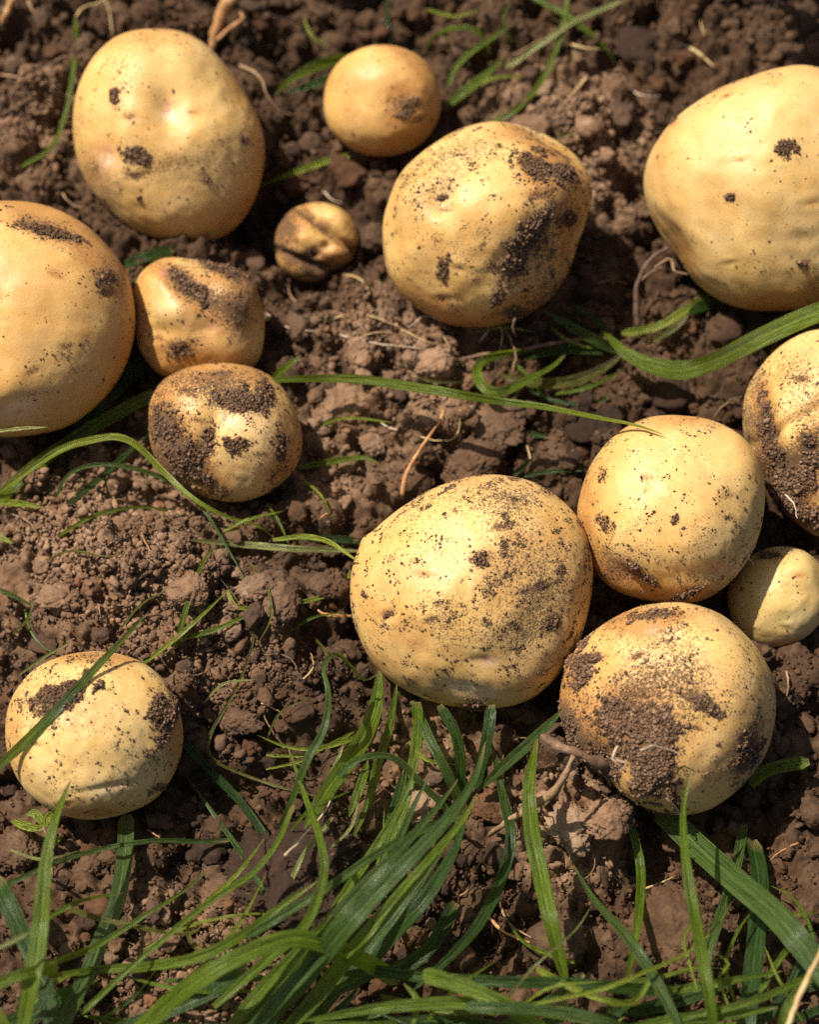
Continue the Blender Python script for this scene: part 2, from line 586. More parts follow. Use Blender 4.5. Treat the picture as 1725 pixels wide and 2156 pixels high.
OUT = {
    'large_oval': ("335,65 260,75 205,115 170,180 153,260 160,330 185,390 225,440 290,495 370,520 440,512 500,475 540,405 556,320 545,250 510,185 470,130 420,85 380,68", .86, .80, 5),
    'small_round': ("800,97 745,112 705,145 683,195 683,235 700,280 735,312 785,328 840,322 885,300 915,265 930,215 920,165 890,125 850,103", .9, .85, 5),
    'knobbed': ("985,270 920,300 870,340 835,390 812,450 808,510 815,570 845,620 880,650 930,680 985,689 1050,682 1110,660 1165,625 1205,575 1218,520 1238,460 1250,400 1232,345 1190,310 1140,283 1080,265 1030,262", .85, .80, 6),
    'clean_right': ("1700,143 1640,148 1580,165 1500,195 1440,235 1390,290 1362,340 1357,400 1370,460 1395,510 1430,550 1460,595 1510,630 1580,652 1650,650 1725,638 1800,590 1850,520 1870,430 1850,320 1800,220 1750,160", .82, .85, 6),
    'left_edge': ("0,423 50,423 110,435 170,465 220,510 255,560 278,630 280,700 262,770 225,830 180,870 130,900 70,918 0,922 -60,900 -130,830 -160,720 -160,620 -120,500 -60,440", .82, .78, 5),
    'lumpy_small': ("330,550 295,580 282,620 288,670 285,710 300,750 330,785 380,800 450,800 510,790 545,760 556,710 552,650 530,600 490,570 440,552 390,545", .88, .75, 5),
    'dirty_small': ("440,768 385,780 340,808 315,850 313,900 320,950 345,990 385,1020 430,1045 490,1058 545,1045 590,1015 625,975 637,930 628,880 610,835 580,800 540,780 490,770", .9, .95, 5),
    'shrivelled': ("650,430 610,445 583,480 580,530 590,565 630,590 670,588 715,565 745,540 755,500 740,460 705,435", .85, .6, 5),
    'centre_large': ("1000,1003 930,1020 860,1055 800,1105 762,1150 745,1200 742,1260 755,1330 785,1395 830,1440 890,1470 960,1485 1030,1487 1100,1475 1160,1430 1205,1370 1235,1300 1248,1230 1245,1160 1220,1095 1180,1050 1125,1015 1060,1003", .84, .86, 6),
    'middle_right': ("1430,875 1350,885 1290,920 1250,970 1225,1030 1215,1080 1230,1140 1250,1190 1290,1240 1350,1262 1410,1268 1470,1262 1530,1225 1580,1170 1605,1110 1610,1040 1595,970 1560,920 1500,885", .86, .80, 5),
    'mud_patch': ("1390,1270 1320,1290 1250,1330 1200,1390 1180,1450 1182,1520 1200,1570 1260,1620 1300,1660 1350,1695 1420,1713 1480,1705 1540,1670 1590,1615 1620,1560 1635,1490 1628,1410 1600,1360 1560,1320 1510,1285 1450,1268", .84, .86, 6),
    'little_olive': ("1640,1150 1600,1160 1560,1190 1537,1230 1535,1280 1555,1325 1590,1355 1640,1362 1690,1345 1725,1310 1740,1260 1730,1200 1690,1160", .88, .85, 5),
    'creased_edge': ("1725,695 1660,720 1610,765 1575,820 1568,880 1580,950 1610,1010 1640,1060 1690,1110 1740,1140 1820,1120 1880,1050 1900,950 1890,830 1850,750 1790,700", .82, .85, 5),
    'low_left': ("180,1370 120,1385 60,1420 25,1470 10,1540 20,1600 45,1650 90,1690 150,1718 210,1723 270,1710 330,1680 365,1630 383,1560 375,1500 350,1445 310,1405 260,1380", .86, .85, 6),
}
for k_, (o_, ra_, li_, re_) in OUT.items():
    prepare_potato(k_, o_, ra_, li_, re_)


def blocked(px, py, rpx=0.0):
    b = np.zeros(np.shape(px), bool)
    for P in POTATOES.values():
        rr = rho_px(P, px, py)
        b |= (rr - 1) * P.R < rpx
    return b


# ------------------------------------------------------------------ ground sheet
def axis(lo, hi, step, far):
    a = np.arange(lo, hi, step)
    ext = [step]
    while sum(ext) < far:
        ext.append(ext[-1] * 1.22)
    e = np.cumsum(ext)
    return np.concatenate([(lo - e)[::-1], a, a[-1] + e])


GX = axis(-0.178, 0.178, 0.00080, 12.0)
GY = axis(-0.195, 0.245, 0.00080, 12.0)
XX, YY = np.meshgrid(GX, GY, indexing='ij')
H = base_h(XX, YY)
H += 0.0018 * sample(F_SML, XX, YY) + 0.0008 * np.abs(sample(F_MIX, XX * 2.3, YY * 2.3))
ix0, ix1 = np.searchsorted(GX, -0.178), np.searchsorted(GX, 0.178)
iy0, iy1 = np.searchsorted(GY, -0.195), np.searchsorted(GY, 0.245)
NSP = 15000
sx = RNG.uniform(-0.178, 0.178, NSP); sy = RNG.uniform(-0.195, 0.245, NSP)
sr = 0.0010 * (1 + RNG.pareto(2.3, NSP)); sr = np.minimum(sr, 0.0075)
order = np.argsort(-sr)
HB = H.copy()
for i in order:
    r = sr[i]
    a0, a1 = np.searchsorted(GX, sx[i] - r), np.searchsorted(GX, sx[i] + r)
    b0, b1 = np.searchsorted(GY, sy[i] - r), np.searchsorted(GY, sy[i] + r)
    if a1 <= a0 or b1 <= b0:
        continue
    dx = (GX[a0:a1, None] - sx[i]) / r; dy = (GY[None, b0:b1] - sy[i]) / r
    q = 1 - dx * dx - dy * dy
    zb = float(HB[(a0 + a1) // 2, (b0 + b1) // 2]) + r * (0.25 * math.sin(i * 1.7) - 0.15)
    z = np.where(q > 0, zb + r * 0.85 * np.sqrt(np.maximum(q, 0)), -9)
    H[a0:a1, b0:b1] = np.maximum(H[a0:a1, b0:b1], z)
H += 0.00035 * sample(F_FIN, XX, YY)
# each potato lies in its own hollow
for P in POTATOES.values():
    e = P.R * P.s
    dx = (XX - P.w[0]) / e; dy = (YY - P.w[1]) / (e * 0.98)
    rr = np.sqrt(dx * dx + dy * dy)
    lim = P.zc - P.hh * (0.36 + 0.6 * np.clip(1 - rr, 0, 1)) + np.maximum(rr - 1.0, 0) * 0.06
    H = np.where(rr < 1.6, np.minimum(H, lim + 0.0015 * sample(F_SML, XX, YY)), H)
# coarse far sheet: no fine relief needed
NXg, NYg = len(GX), len(GY)
gi = np.arange(NXg * NYg).reshape(NXg, NYg)
gf = np.stack([gi[:-1, :-1].ravel(), gi[1:, :-1].ravel(), gi[1:, 1:].ravel(), gi[:-1, 1:].ravel()], 1)
gv = np.stack([XX.ravel(), YY.ravel(), H.ravel()], 1)
ground = mesh_obj("ground", gv, gf, SOIL)
ground["kind"] = "structure"
ground["label"] = "freshly dug crumbly brown soil"


def gh(x, y):
    x = np.asarray(x, float); y = np.asarray(y, float)
    i = np.clip(np.searchsorted(GX, x) - 1, 0, NXg - 2); j = np.clip(np.searchsorted(GY, y) - 1, 0, NYg - 2)
    return np.maximum(np.maximum(H[i, j], H[i + 1, j]), np.maximum(H[i, j + 1], H[i + 1, j + 1]))


def ghs(x, y):
    """ground height smoothed a little for things lying across it"""
    t = 0.0
    for dx, dy in ((0, 0), (.004, 0), (-.004, 0), (0, .004), (0, -.004)):
        t = t + gh(x + dx, y + dy)
    return t / 5


# ------------------------------------------------------------------ potato bodies
def build_potato(key, label, mat, stain=0.2, dirt=0.25, dents=(), stain_shades=(), dirts=(), pales=(), pinks=(), cakes=(), specks=900, cake_size=1.0):
    P = POTATOES[key]
    u, f = ICO[P.res]
    b = CAM - P.w; b = b / np.linalg.norm(b)
    rt = np.cross(UP, b); rt /= np.linalg.norm(rt)
    up = np.cross(b, rt)
    th = np.arctan2(u[:, 1], u[:, 0])
    rr = r_of(P, th)
    seed = abs(hash(key)) % 1000 if False else sum(map(ord, key)) % 997
    # away from the outline's plane the traced radius relaxes a little towards round
    w = np.abs(u[:, 2])
    rr = rr * (1 - 0.12 * w) + P.R * 0.12 * w
    xy = u[:, :2] * rr[:, None]
    z = u[:, 2] * P.R * P.ratio
    L3 = np.stack([xy[:, 0], xy[:, 1], z], 1)
    nrm = np.stack([u[:, 0] / P.R, u[:, 1] / P.R, u[:, 2] / (P.R * P.ratio)], 1)
    nrm /= np.linalg.norm(nrm, axis=1)[:, None]
    amp = (0.25 + 0.75 * w)
    L3 += nrm * (P.R * (0.030 * fft_noise3(u, 1.5, seed) + 0.009 * fft_noise3(u, 0.6, seed + 5) + 0.0025 * fft_noise3(u, 0.2, seed + 6)) * amp)[:, None]
    px = P.c[0] + L3[:, 0]; py = P.c[1] - L3[:, 1]
    front = np.clip(u[:, 2] * 4 + 0.6, 0, 1)

    def blob(x, y, rx, ry=None, ang=0.0, sharp=2.0):
        ry = rx if ry is None else ry
        a = math.radians(ang); ca, sa = math.cos(a), math.sin(a)
        dx, dy = px - x, -(py - y)
        q = ((dx * ca + dy * sa) / rx) ** 2 + ((-dx * sa + dy * ca) / ry) ** 2
        return np.exp(-q ** (sharp / 2)) * front

    disp = np.zeros(len(u))
    for dn in dents:
        x, y, rx, ry, ang, dep = dn
        disp -= 1.5 * dep * blob(x, y, rx, ry, ang)
    L3 = L3 + nrm * disp[:, None]
    # a few more shallow eyes with a brow above each
    er = random.Random(seed + 3)
    extra = []
    for _ in range(4 if P.R > 150 else 2):
        a_ = er.uniform(0, 6.28); q_ = er.uniform(.3, .85) * P.R
        ex, ey, tilt = P.c[0] + q_ * math.cos(a_), P.c[1] + q_ * math.sin(a_), er.uniform(-30, 30)
        sz = er.uniform(.7, 1.2) * 13
        dsp = -er.uniform(1.6, 3.2) * blob(ex, ey, sz * 1.3, sz * .55, tilt) + er.uniform(.8, 1.5) * blob(ex, ey - sz, sz * 2.2, sz * .7, tilt)
        L3 = L3 + nrm * dsp[:, None]
        extra.append((ex, ey, sz * 1.3, sz * .45, tilt, .55))
    stain_shades = tuple(stain_shades) + tuple(extra); dirts = tuple(dirts) + tuple(extra)
    A = {}
    cn = fft_noise3(u, 0.5, seed + 9)
    A['stain'] = np.clip(stain + 0.10 * fft_noise3(u, 0.9, seed + 3) + sum((s[5] * blob(*s[:5]) for s in stain_shades), 0 * px), 0, 1.2)  # rim patches paint soil bounce and edge darkening into the skin, beside real stains
    A['dirt'] = np.clip(dirt + 0.10 * fft_noise3(u, 0.7, seed + 4) + sum((s[5] * blob(*s[:5]) for s in dirts), 0 * px), 0, 1.5)
    for cx_, cy_, rx_, ry_, an_, n_ in cakes:
        A['dirt'] = np.clip(A['dirt'] + 0.55 * blob(cx_, cy_, rx_ * .9, ry_ * .9, an_, 4.0), 0, 1.5)
        A['stain'] = np.clip(A['stain'] + 0.3 * blob(cx_, cy_, rx_ * 1.2, ry_ * 1.2, an_), 0, 1.2)
    A['pale'] = np.clip(sum((s[5] * blob(*s[:5]) for s in pales), 0 * px), 0, 1)
    A['pink'] = np.clip(sum((s[5] * blob(*s[:5]) for s in pinks), 0 * px), 0, 1)
    S = P.s
    V = (L3[:, :1] * rt + L3[:, 1:2] * up + L3[:, 2:3] * b) * S
    o = mesh_obj("potato", V, f, POTATO_MATS[mat], attrs=A)
    o.location = P.w
    tag(o, label, "potato", "freshly dug potatoes")
    P.obj = o; P.V = V; P.F = f
    # outward normals per face for sticking soil
    tri = V[f]
    fn = np.cross(tri[:, 1] - tri[:, 0], tri[:, 2] - tri[:, 0])
    area = np.linalg.norm(fn, axis=1); fn /= area[:, None]
    fc = tri.mean(1)
    r = np.random.default_rng(seed + 77)

    def stick(name, count, weight, rmin, rmax, flat, material, sub=-1, heap=0.0):
        wgt = weight * area
        if wgt.sum() <= 0:
            return
        pick = r.choice(len(f), count, p=wgt / wgt.sum())
        bar = r.dirichlet((1, 1, 1), count)
        pos = (tri[pick] * bar[:, :, None]).sum(1)
        nn = fn[pick]
        rad = rmin * (1 + r.pareto(2.2, count)); rad = np.minimum(rad, rmax)
        iv, fi = ICO[sub]
        k = len(iv)
        J = 1 + 0.32 * r.standard_normal((count, k, 1)).clip(-1.6, 1.6)
        t1 = np.cross(nn, r.standard_normal((count, 3))); t1 /= np.linalg.norm(t1, axis=1)[:, None]
        t2 = np.cross(nn, t1)
        sc = np.stack([rad * r.uniform(.7, 1.5, count), rad * r.uniform(.7, 1.2, count), rad * flat], 1)
        loc = iv[None] * J * sc[:, None, :]
        lift = rad * flat * 0.35
        if heap:
            lift = lift + heap * weight[pick] / weight.max() * r.uniform(0, 1, count)
        W = (loc[:, :, :1] * t1[:, None] + loc[:, :, 1:2] * t2[:, None] + loc[:, :, 2:3] * nn[:, None]) + pos[:, None] + nn[:, None] * lift[:, None, None]
        FF = fi[None] + (np.arange(count) * k)[:, None, None]
        so = mesh_obj(name, W.reshape(-1, 3), FF.reshape(-1, 3), material, parent=o, smooth=True)
        so["kind"] = "stuff"
        return so

    dv = A['dirt'][f].mean(1)
    pxf, pyf = px[f].mean(1), py[f].mean(1)
    cl = np.clip(fft_noise3(fc / S / P.R, 0.22, seed + 21) + 0.8 * fft_noise3(fc / S / P.R, 0.09, seed + 22), 0, 3) ** 1.6 + 0.12
    upw = np.clip((fn @ b) * 3 + 1.2, 0.0, 1)
    if specks:
        stick("soil_specks", int(specks * 1.5), np.clip(dv, 0.02, 1.3) ** 1.5 * cl * upw, 0.00011, 0.00055, 0.6, SPECK)
    for cx, cy, rx, ry, ang, n in cakes:
        a = math.radians(ang); ca, sa = math.cos(a), math.sin(a)
        dx, dy = pxf - cx, -(pyf - cy)
        q = np.sqrt(((dx * ca + dy * sa) / rx) ** 2 + ((-dx * sa + dy * ca) / ry) ** 2)
        edge = 1.0 + 0.20 * fft_noise3(fc / S / P.R, 0.30, seed + int(cx)) + 0.20 * fft_noise3(fc / S / P.R, 0.10, seed + int(cy))
        wq = np.clip((edge * 1.08 - q) * 1.7, 0, 1) * (fn @ b > 0.02) + 0.008 * np.exp(-q ** 2 / 3) * (fn @ b > 0.02)
        nn_ = int(n * 1.9)
        stick("caked_soil", nn_, wq, 0.00017 * cake_size, 0.0008 * cake_size, 0.75, CAKE, -1, heap=0.0008 * cake_size)
    return o


build_potato('large_oval', "large oval yellow potato with a deep eye dimple in the top left corner", 0, stain=.20, dirt=.36,
             dents=[(352, 232, 34, 60, 10, 17), (345, 215, 70, 80, 0, 9), (400, 285, 60, 50, 0, -7), (225, 325, 26, 40, 0, 5), (430, 180, 60, 90, 30, 4), (300, 260, 45, 70, 0, -4)],
             stain_shades=[(300, 90, 160, 40, 10, .35), (180, 400, 60, 120, -30, .35), (500, 440, 90, 50, 30, .45), (540, 250, 40, 140, 10, .3)],
             dirts=[(250, 210, 60, 60, 0, .3), (400, 350, 140, 40, 0, .25), (180, 380, 50, 120, 20, .35), (490, 260, 60, 90, 0, .2), (285, 330, 60, 40, 0, .4), (330, 90, 160, 30, 0, .2)],
             pinks=[(355, 222, 14, 20, 0, .9), (225, 325, 16, 22, 0, 1.0)], pales=[(355, 240, 22, 16, 0, .8), (228, 340, 18, 12, 0, .7), (240, 370, 60, 50, 0, .15)],
             cakes=[(288, 327, 26, 17, -20, 260), (247, 212, 11, 24, 0, 120), (512, 290, 14, 8, -40, 40), (430, 368, 10, 8, 0, 30), (293, 410, 7, 7, 0, 25)], specks=1300)
build_potato('small_round', "small round yellow potato with brown scab near the top middle", 1, stain=.30, dirt=.20,
             stain_shades=[(850, 225, 45, 60, 20, .9), (870, 130, 60, 25, -30, .5), (900, 250, 30, 80, 0, .5), (790, 315, 90, 25, 0, .5)],
             dirts=[(855, 225, 40, 40, 30, .9), (720, 160, 20, 40, 0, .4), (840, 120, 60, 20, 0, .4)], dents=[(850, 205, 30, 30, 0, 3)],
             cakes=[(866, 216, 22, 8, 20, 60), (848, 240, 20, 8, 20, 50)], specks=260)
build_potato('knobbed', "knobbly angular yellow potato with dark soil clumps on its right side", 0, stain=.20, dirt=.42,
             dents=[(1225, 440, 34, 130, 0, 9), (1060, 282, 150, 24, 0, 6), (1195, 560, 40, 40, 0, 7), (830, 500, 26, 90, 0, 5), (925, 415, 22, 44, 10, 20), (860, 410, 50, 70, 0, -6), (1180, 300, 90, 30, -35, 10), (1130, 545, 40, 40, 0, 6), (1215, 490, 30, 40, 0, 6), (1060, 440, 70, 80, 0, -7), (1000, 600, 90, 60, 0, -4), (1170, 420, 40, 50, 30, -6)],
             stain_shades=[(1190, 420, 70, 180, 0, .5), (1050, 275, 200, 25, 0, .5), (900, 640, 120, 40, -30, .4), (1080, 660, 120, 30, 15, .6), (1150, 340, 60, 60, 0, .5)],
             dirts=[(970, 350, 110, 80, 30, .4), (1170, 420, 70, 160, 0, .5), (1150, 610, 80, 70, 0, .6), (900, 440, 40, 60, 0, .3), (1010, 560, 100, 80, 0, .15)],
             pales=[(940, 420, 14, 40, 10, .5)], pinks=[(1132, 556, 10, 16, 0, 1)],
             cakes=[(1112, 500, 30, 52, -35, 750), (1080, 552, 34, 24, 25, 420), (1120, 355, 44, 30, -30, 420), (1180, 368, 36, 22, -20, 330), (938, 560, 12, 24, 0, 120), (1050, 618, 12, 22, -20, 90), (1085, 655, 30, 14, 0, 160), (925, 412, 16, 8, 20, 60), (1195, 460, 26, 18, 20, 200)],
             specks=5000, cake_size=1.1)
build_potato('clean_right', "large smooth clean potato cut by the right edge near the top", 2, stain=.14, dirt=.22,
             dents=[(1425, 500, 26, 60, 35, 12), (1460, 520, 40, 80, 35, -5), (1600, 400, 120, 100, 0, -5), (1680, 300, 50, 40, 0, 3)],
             stain_shades=[(1380, 320, 40, 140, -20, .35), (1430, 530, 60, 110, 35, .45), (1600, 640, 200, 35, 0, .6), (1590, 180, 120, 40, 20, .35), (1700, 600, 80, 40, 20, .4)],
             dirts=[(1640, 360, 50, 22, 40, .5), (1530, 260, 40, 60, 0, .25), (1700, 560, 60, 60, 0, .4), (1420, 560, 60, 60, 0, .15)],
             cakes=[(1652, 323, 20, 22, 20, 200), (1545, 413, 13, 9, 0, 70), (1693, 552, 16, 12, 30, 90), (1420, 255, 10, 10, 0, 25)], specks=900)
build_potato('left_edge', "large ochre potato cut by the left edge with a dark streak along its top", 1, stain=.30, dirt=.32,
             dents=[(30, 860, 50, 26, 20, 10), (20, 815, 60, 40, 0, -6), (130, 480, 130, 22, -22, 6), (80, 800, 120, 100, 0, -5)],
             stain_shades=[(130, 470, 160, 45, -25, .7), (230, 560, 60, 80, 0, .5), (260, 740, 40, 120, 0, .5), (195, 820, 60, 40, 0, .35), (180, 700, 30, 16, 0, .4)],
             dirts=[(110, 485, 120, 30, -18, .8), (215, 590, 50, 50, 0, .6), (180, 720, 120, 60, 0, .15)], pales=[(35, 850, 50, 24, 20, .8)],
             pinks=[(5, 850, 14, 14, 0, 1), (40, 868, 8, 6, 0, 1)],
             cakes=[(95, 487, 75, 13, -10, 520), (215, 590, 24, 18, 30, 70)], specks=1200)
build_potato('lumpy_small', "small lumpy potato wedged beside the left edge potato above a dirty one", 0, stain=.26, dirt=.36,
             dents=[(400, 615, 70, 22, -35, 12), (370, 660, 36, 36, 0, -14), (345, 600, 36, 36, 0, -13), (480, 640, 46, 46, 0, -12), (440, 690, 26, 26, 0, 8), (330, 700, 50, 16, 10, 6), (300, 680, 16, 40, 0, 5)],
             stain_shades=[(400, 610, 90, 35, -35, .8), (500, 620, 60, 80, 0, .6), (400, 780, 160, 40, 0, .5), (380, 740, 60, 40, 0, .5)],
             dirts=[(405, 610, 80, 26, -35, 1.0), (500, 640, 50, 90, -20, .8), (390, 730, 50, 30, 0, .6), (460, 560, 70, 20, -15, .9)],
             pinks=[(350, 582, 10, 8, 0, .9), (448, 688, 14, 12, 0, .7)], pales=[(360, 650, 26, 22, 0, .4), (455, 615, 18, 14, 0, .4)],
             cakes=[(395, 597, 44, 12, -32, 260), (428, 630, 10, 18, 0, 110), (378, 733, 26, 15, 0, 170), (470, 570, 50, 14, -20, 260)], specks=1100)
build_potato('dirty_small', "dirt caked small potato left of centre resting in front of the lumpy one", 0, stain=.26, dirt=.46,
             dents=[(440, 915, 20, 50, -20, 12), (470, 870, 40, 60, -30, 7), (395, 850, 50, 50, 0, -7), (520, 940, 70, 70, 0, -9), (570, 850, 30, 50, 0, 4)],
             stain_shades=[(350, 900, 50, 100, 10, .7), (470, 790, 150, 30, 0, .7), (420, 1000, 70, 50, -35, .6), (600, 950, 40, 80, 0, .5)],
             dirts=[(350, 900, 50, 100, 10, .7), (500, 840, 80, 40, -10, .8), (400, 980, 60, 60, 0, .6), (590, 950, 40, 80, 0, .4), (480, 790, 140, 30, 0, .4)],
             pales=[(490, 890, 20, 16, 0, .5), (545, 900, 40, 60, 0, .3)], pinks=[(470, 880, 10, 14, 0, .9), (555, 930, 8, 14, 0, .6)],
             cakes=[(500, 845, 46, 26, -10, 700), (560, 832, 16, 26, 0, 240), (440, 930, 14, 40, -18, 240), (497, 933, 22, 16, 15, 170), (350, 900, 26, 46, 8, 460), (395, 965, 34, 34, 0, 300), (585, 940, 12, 30, 0, 150), (430, 1010, 50, 14, -25, 260)], specks=2600)
build_potato('shrivelled', "tiny shrivelled dull potato with deep creases between three larger potatoes", 4, stain=.32, dirt=.55,
             dents=[(695, 487, 90, 8, -38, 18), (632, 548, 60, 8, -22, 18), (660, 535, 12, 9, 10, 9), (688, 518, 12, 9, 0, 8), (640, 500, 30, 18, -20, -7), (705, 460, 26, 16, -35, -7), (720, 530, 26, 20, 0, -6), (610, 480, 14, 30, 20, 4), (690, 560, 40, 10, 25, 5), (655, 450, 26, 8, 10, 3)],
             stain_shades=[(600, 480, 40, 70, 0, .6), (690, 560, 70, 30, 20, .7), (690, 490, 110, 16, -38, .5)],
             dirts=[(600, 470, 30, 60, 0, .8), (635, 550, 80, 14, -22, 1.0), (690, 490, 110, 10, -38, .9), (680, 575, 70, 20, 10, .8), (655, 530, 30, 16, 0, .6)],
             pinks=[(668, 535, 9, 7, 0, 1)], cakes=[(632, 547, 55, 7, -22, 120), (660, 532, 14, 7, 0, 40)], specks=450)
build_potato('centre_large', "biggest potato in the centre with fine dark soil specks over its right half", 0, stain=.14, dirt=.36,
             dents=[(820, 1295, 18, 10, 25, 5), (985, 1450, 60, 18, -15, 4), (985, 1420, 80, 24, -10, -1.5), (1010, 1385, 24, 10, 0, 2), (768, 1135, 18, 18, 0, -4), (1120, 1230, 90, 120, 0, -3)],
             stain_shades=[(1000, 1015, 220, 28, 0, .35), (1190, 1150, 60, 160, 10, .3), (780, 1330, 50, 120, -10, .3), (900, 1430, 120, 40, -20, .35), (1100, 1200, 120, 160, 0, .15)],
             dirts=[(1060, 1170, 140, 160, 20, .42), (1150, 1280, 80, 150, 0, .42), (1000, 1050, 160, 40, 0, .35), (930, 1240, 80, 120, 0, .15), (1100, 1060, 80, 50, -30, .3), (1000, 1340, 150, 60, 0, .2), (960, 1120, 60, 60, 0, -.15)],
             pales=[(985, 1445, 62, 18, -12, .8), (1030, 1390, 18, 8, 0, .6)], pinks=[(1022, 1384, 13, 8, 0, 1), (822, 1293, 14, 9, 25, .8), (1220, 1270, 6, 16, 0, 1), (925, 1445, 14, 8, 0, .5)],
             cakes=[(1000, 1482, 26, 14, 0, 200), (820, 1294, 14, 7, 28, 30), (1010, 1180, 24, 18, 0, 60), (1160, 1305, 22, 16, 30, 60), (772, 1252, 14, 6, -35, 30)], specks=8500)
build_potato('middle_right', "yellow potato right of centre touched by the tip of a long grass blade", 0, stain=.18, dirt=.28,
             dents=[(1330, 1215, 60, 14, -35, 4), (1505, 1200, 20, 14, 30, 5), (1430, 1010, 100, 80, 0, -4)],
             stain_shades=[(1300, 1220, 90, 40, -35, .7), (1430, 890, 180, 25, 0, .5), (1240, 1060, 30, 120, 0, .5), (1430, 1255, 120, 20, 0, .5)],
             dirts=[(1300, 1180, 90, 60, -35, .5), (1450, 1180, 120, 60, 20, .3), (1540, 1100, 60, 120, 0, .25), (1270, 960, 30, 60, 0, .4), (1400, 1090, 160, 60, 0, .1)],
             pinks=[(1506, 1203, 14, 9, 35, 1)], cakes=[(1282, 1105, 14, 24, 20, 90), (1338, 1190, 18, 10, -30, 80), (1370, 1222, 30, 8, -30, 90), (1450, 1245, 40, 10, 25, 170), (1420, 1090, 10, 8, 0, 25), (1275, 1000, 8, 14, 0, 20)], specks=2200)
build_potato('mud_patch', "big potato at lower right with a thick mud patch and brown stalk stub", 0, stain=.24, dirt=.46,
             dents=[(1385, 1345, 60, 20, -10, 5), (1290, 1600, 60, 40, -35, 12), (1250, 1420, 50, 30, 45, 6), (1440, 1450, 120, 60, 0, -5), (1320, 1480, 60, 30, 0, 4)],
             stain_shades=[(1370, 1310, 110, 30, 5, .8), (1330, 1480, 90, 60, -15, .5), (1220, 1540, 50, 90, 30, .7), (1200, 1440, 30, 80, 0, .7), (1580, 1590, 40, 60, 0, .3)],
             dirts=[(1400, 1330, 130, 60, 0, .35), (1440, 1460, 110, 60, -20, .4), (1340, 1540, 120, 120, 0, .5), (1570, 1590, 40, 80, -20, .8), (1210, 1540, 40, 80, 20, .7), (1590, 1420, 50, 100, 0, .15)],
             pinks=[(1588, 1598, 7, 14, -20, .9)],
             cakes=[(1372, 1592, 54, 74, 0, 3600), (1342, 1514, 82, 34, -8, 2000), (1290, 1520, 24, 34, 30, 360), (1222, 1415, 24, 48, -10, 900), (1255, 1388, 18, 12, 20, 200), (1415, 1655, 10, 46, 18, 330), (1265, 1608, 46, 28, -25, 1100), (1480, 1480, 44, 14, -30, 260), (1570, 1580, 22, 40, -20, 300), (1370, 1300, 60, 10, 5, 120), (1205, 1540, 14, 60, 15, 300)],
             specks=4200, cake_size=1.1)
build_potato('little_olive', "little olive potato in shade at the right edge between three big ones", 3, stain=.10, dirt=.20,
             dents=[(1610, 1165, 36, 12, -5, 6), (1700, 1200, 30, 40, 30, -5)], stain_shades=[(1640, 1355, 80, 20, 0, .4), (1540, 1240, 20, 60, 0, .4)],
             dirts=[(1620, 1168, 50, 16, 0, .8), (1600, 1260, 40, 40, 0, .25), (1700, 1320, 60, 40, 0, .2)], cakes=[(1618, 1164, 28, 8, -5, 70)], specks=300)
build_potato('creased_edge', "creased potato with a dirty groove cut by the right edge", 0, stain=.22, dirt=.50,
             dents=[(1690, 880, 130, 12, 28, 12), (1700, 905, 120, 26, 28, -6), (1640, 950, 14, 90, 8, 10), (1650, 990, 40, 60, -20, 6)],
             stain_shades=[(1610, 900, 22, 110, 5, .8), (1660, 1030, 60, 70, -30, .8), (1710, 930, 30, 60, 0, .5)],
             dirts=[(1612, 900, 20, 100, 4, .8), (1660, 1010, 50, 90, -25, .8), (1715, 940, 40, 50, 0, .8), (1690, 800, 100, 60, 0, .15), (1580, 870, 20, 80, 0, .3)],
             cakes=[(1616, 895, 12, 70, 4, 420), (1640, 985, 12, 60, 4, 420), (1660, 1030, 40, 60, -35, 1200), (1710, 1085, 50, 20, -35, 600), (1700, 925, 12, 12, 0, 100), (1718, 960, 10, 16, 0, 100), (1690, 1000, 24, 50, -25, 420)], specks=3000)
build_potato('low_left', "pale yellow potato at lower left with a dark soil smear under a grass blade", 2, stain=.12, dirt=.30,
             dents=[(225, 1655, 70, 8, 10, 3), (235, 1672, 80, 20, 10, -1), (120, 1450, 60, 40, 0, 1.5)],
             stain_shades=[(180, 1380, 160, 30, 0, .45), (30, 1520, 30, 130, 0, .5), (365, 1560, 25, 110, 0, .4), (150, 1480, 80, 60, 0, .3), (190, 1700, 150, 25, 0, .35)],
             dirts=[(150, 1460, 110, 70, 10, .45), (350, 1500, 40, 80, -20, .4), (300, 1600, 70, 60, 0, .25), (60, 1500, 50, 90, 0, .3), (180, 1620, 100, 40, 0, .15), (200, 1390, 150, 25, 0, .2)],
             pinks=[(235, 1653, 36, 7, 10, 1)], pales=[(235, 1660, 40, 10, 10, .4)],
             cakes=[(135, 1465, 62, 26, 15, 1000), (325, 1495, 16, 28, -20, 330), (345, 1525, 18, 38, -25, 480), (112, 1470, 18, 12, 0, 100), (182, 1420, 8, 14, 30, 50), (335, 1658, 20, 8, 30, 40)], specks=2600)

bv, bf, off = [], [], 0
for P in POTATOES.values():
    bv.extend((P.V + P.w).tolist()); bf.extend((P.F + off).tolist()); off += len(P.V)
BVH = BVHTree.FromPolygons(bv, bf)


# ------------------------------------------------------------------ clods and crumbs
CLOD_MESH = {}


def clod_mesh(sub, seed, squash):
    key = (sub, seed)
    if key not in CLOD_MESH:
        u, f = ICO[sub]
        v = u * lumps(u, seed * 13 + 5)[:, None]
        rs = np.random.default_rng(seed)
        v = v * np.array([1.0, rs.uniform(.7, .95), rs.uniform(.6, .85)])
        me = bpy.data.meshes.new("soil_clod")
        o = mesh_obj("soil_clod", v, f, CLOD_MATS[0])
        CLOD_MESH[key] = o.data
        bpy.data.objects.remove(o)
        bpy.data.meshes.remove(me)
    return CLOD_MESH[key]


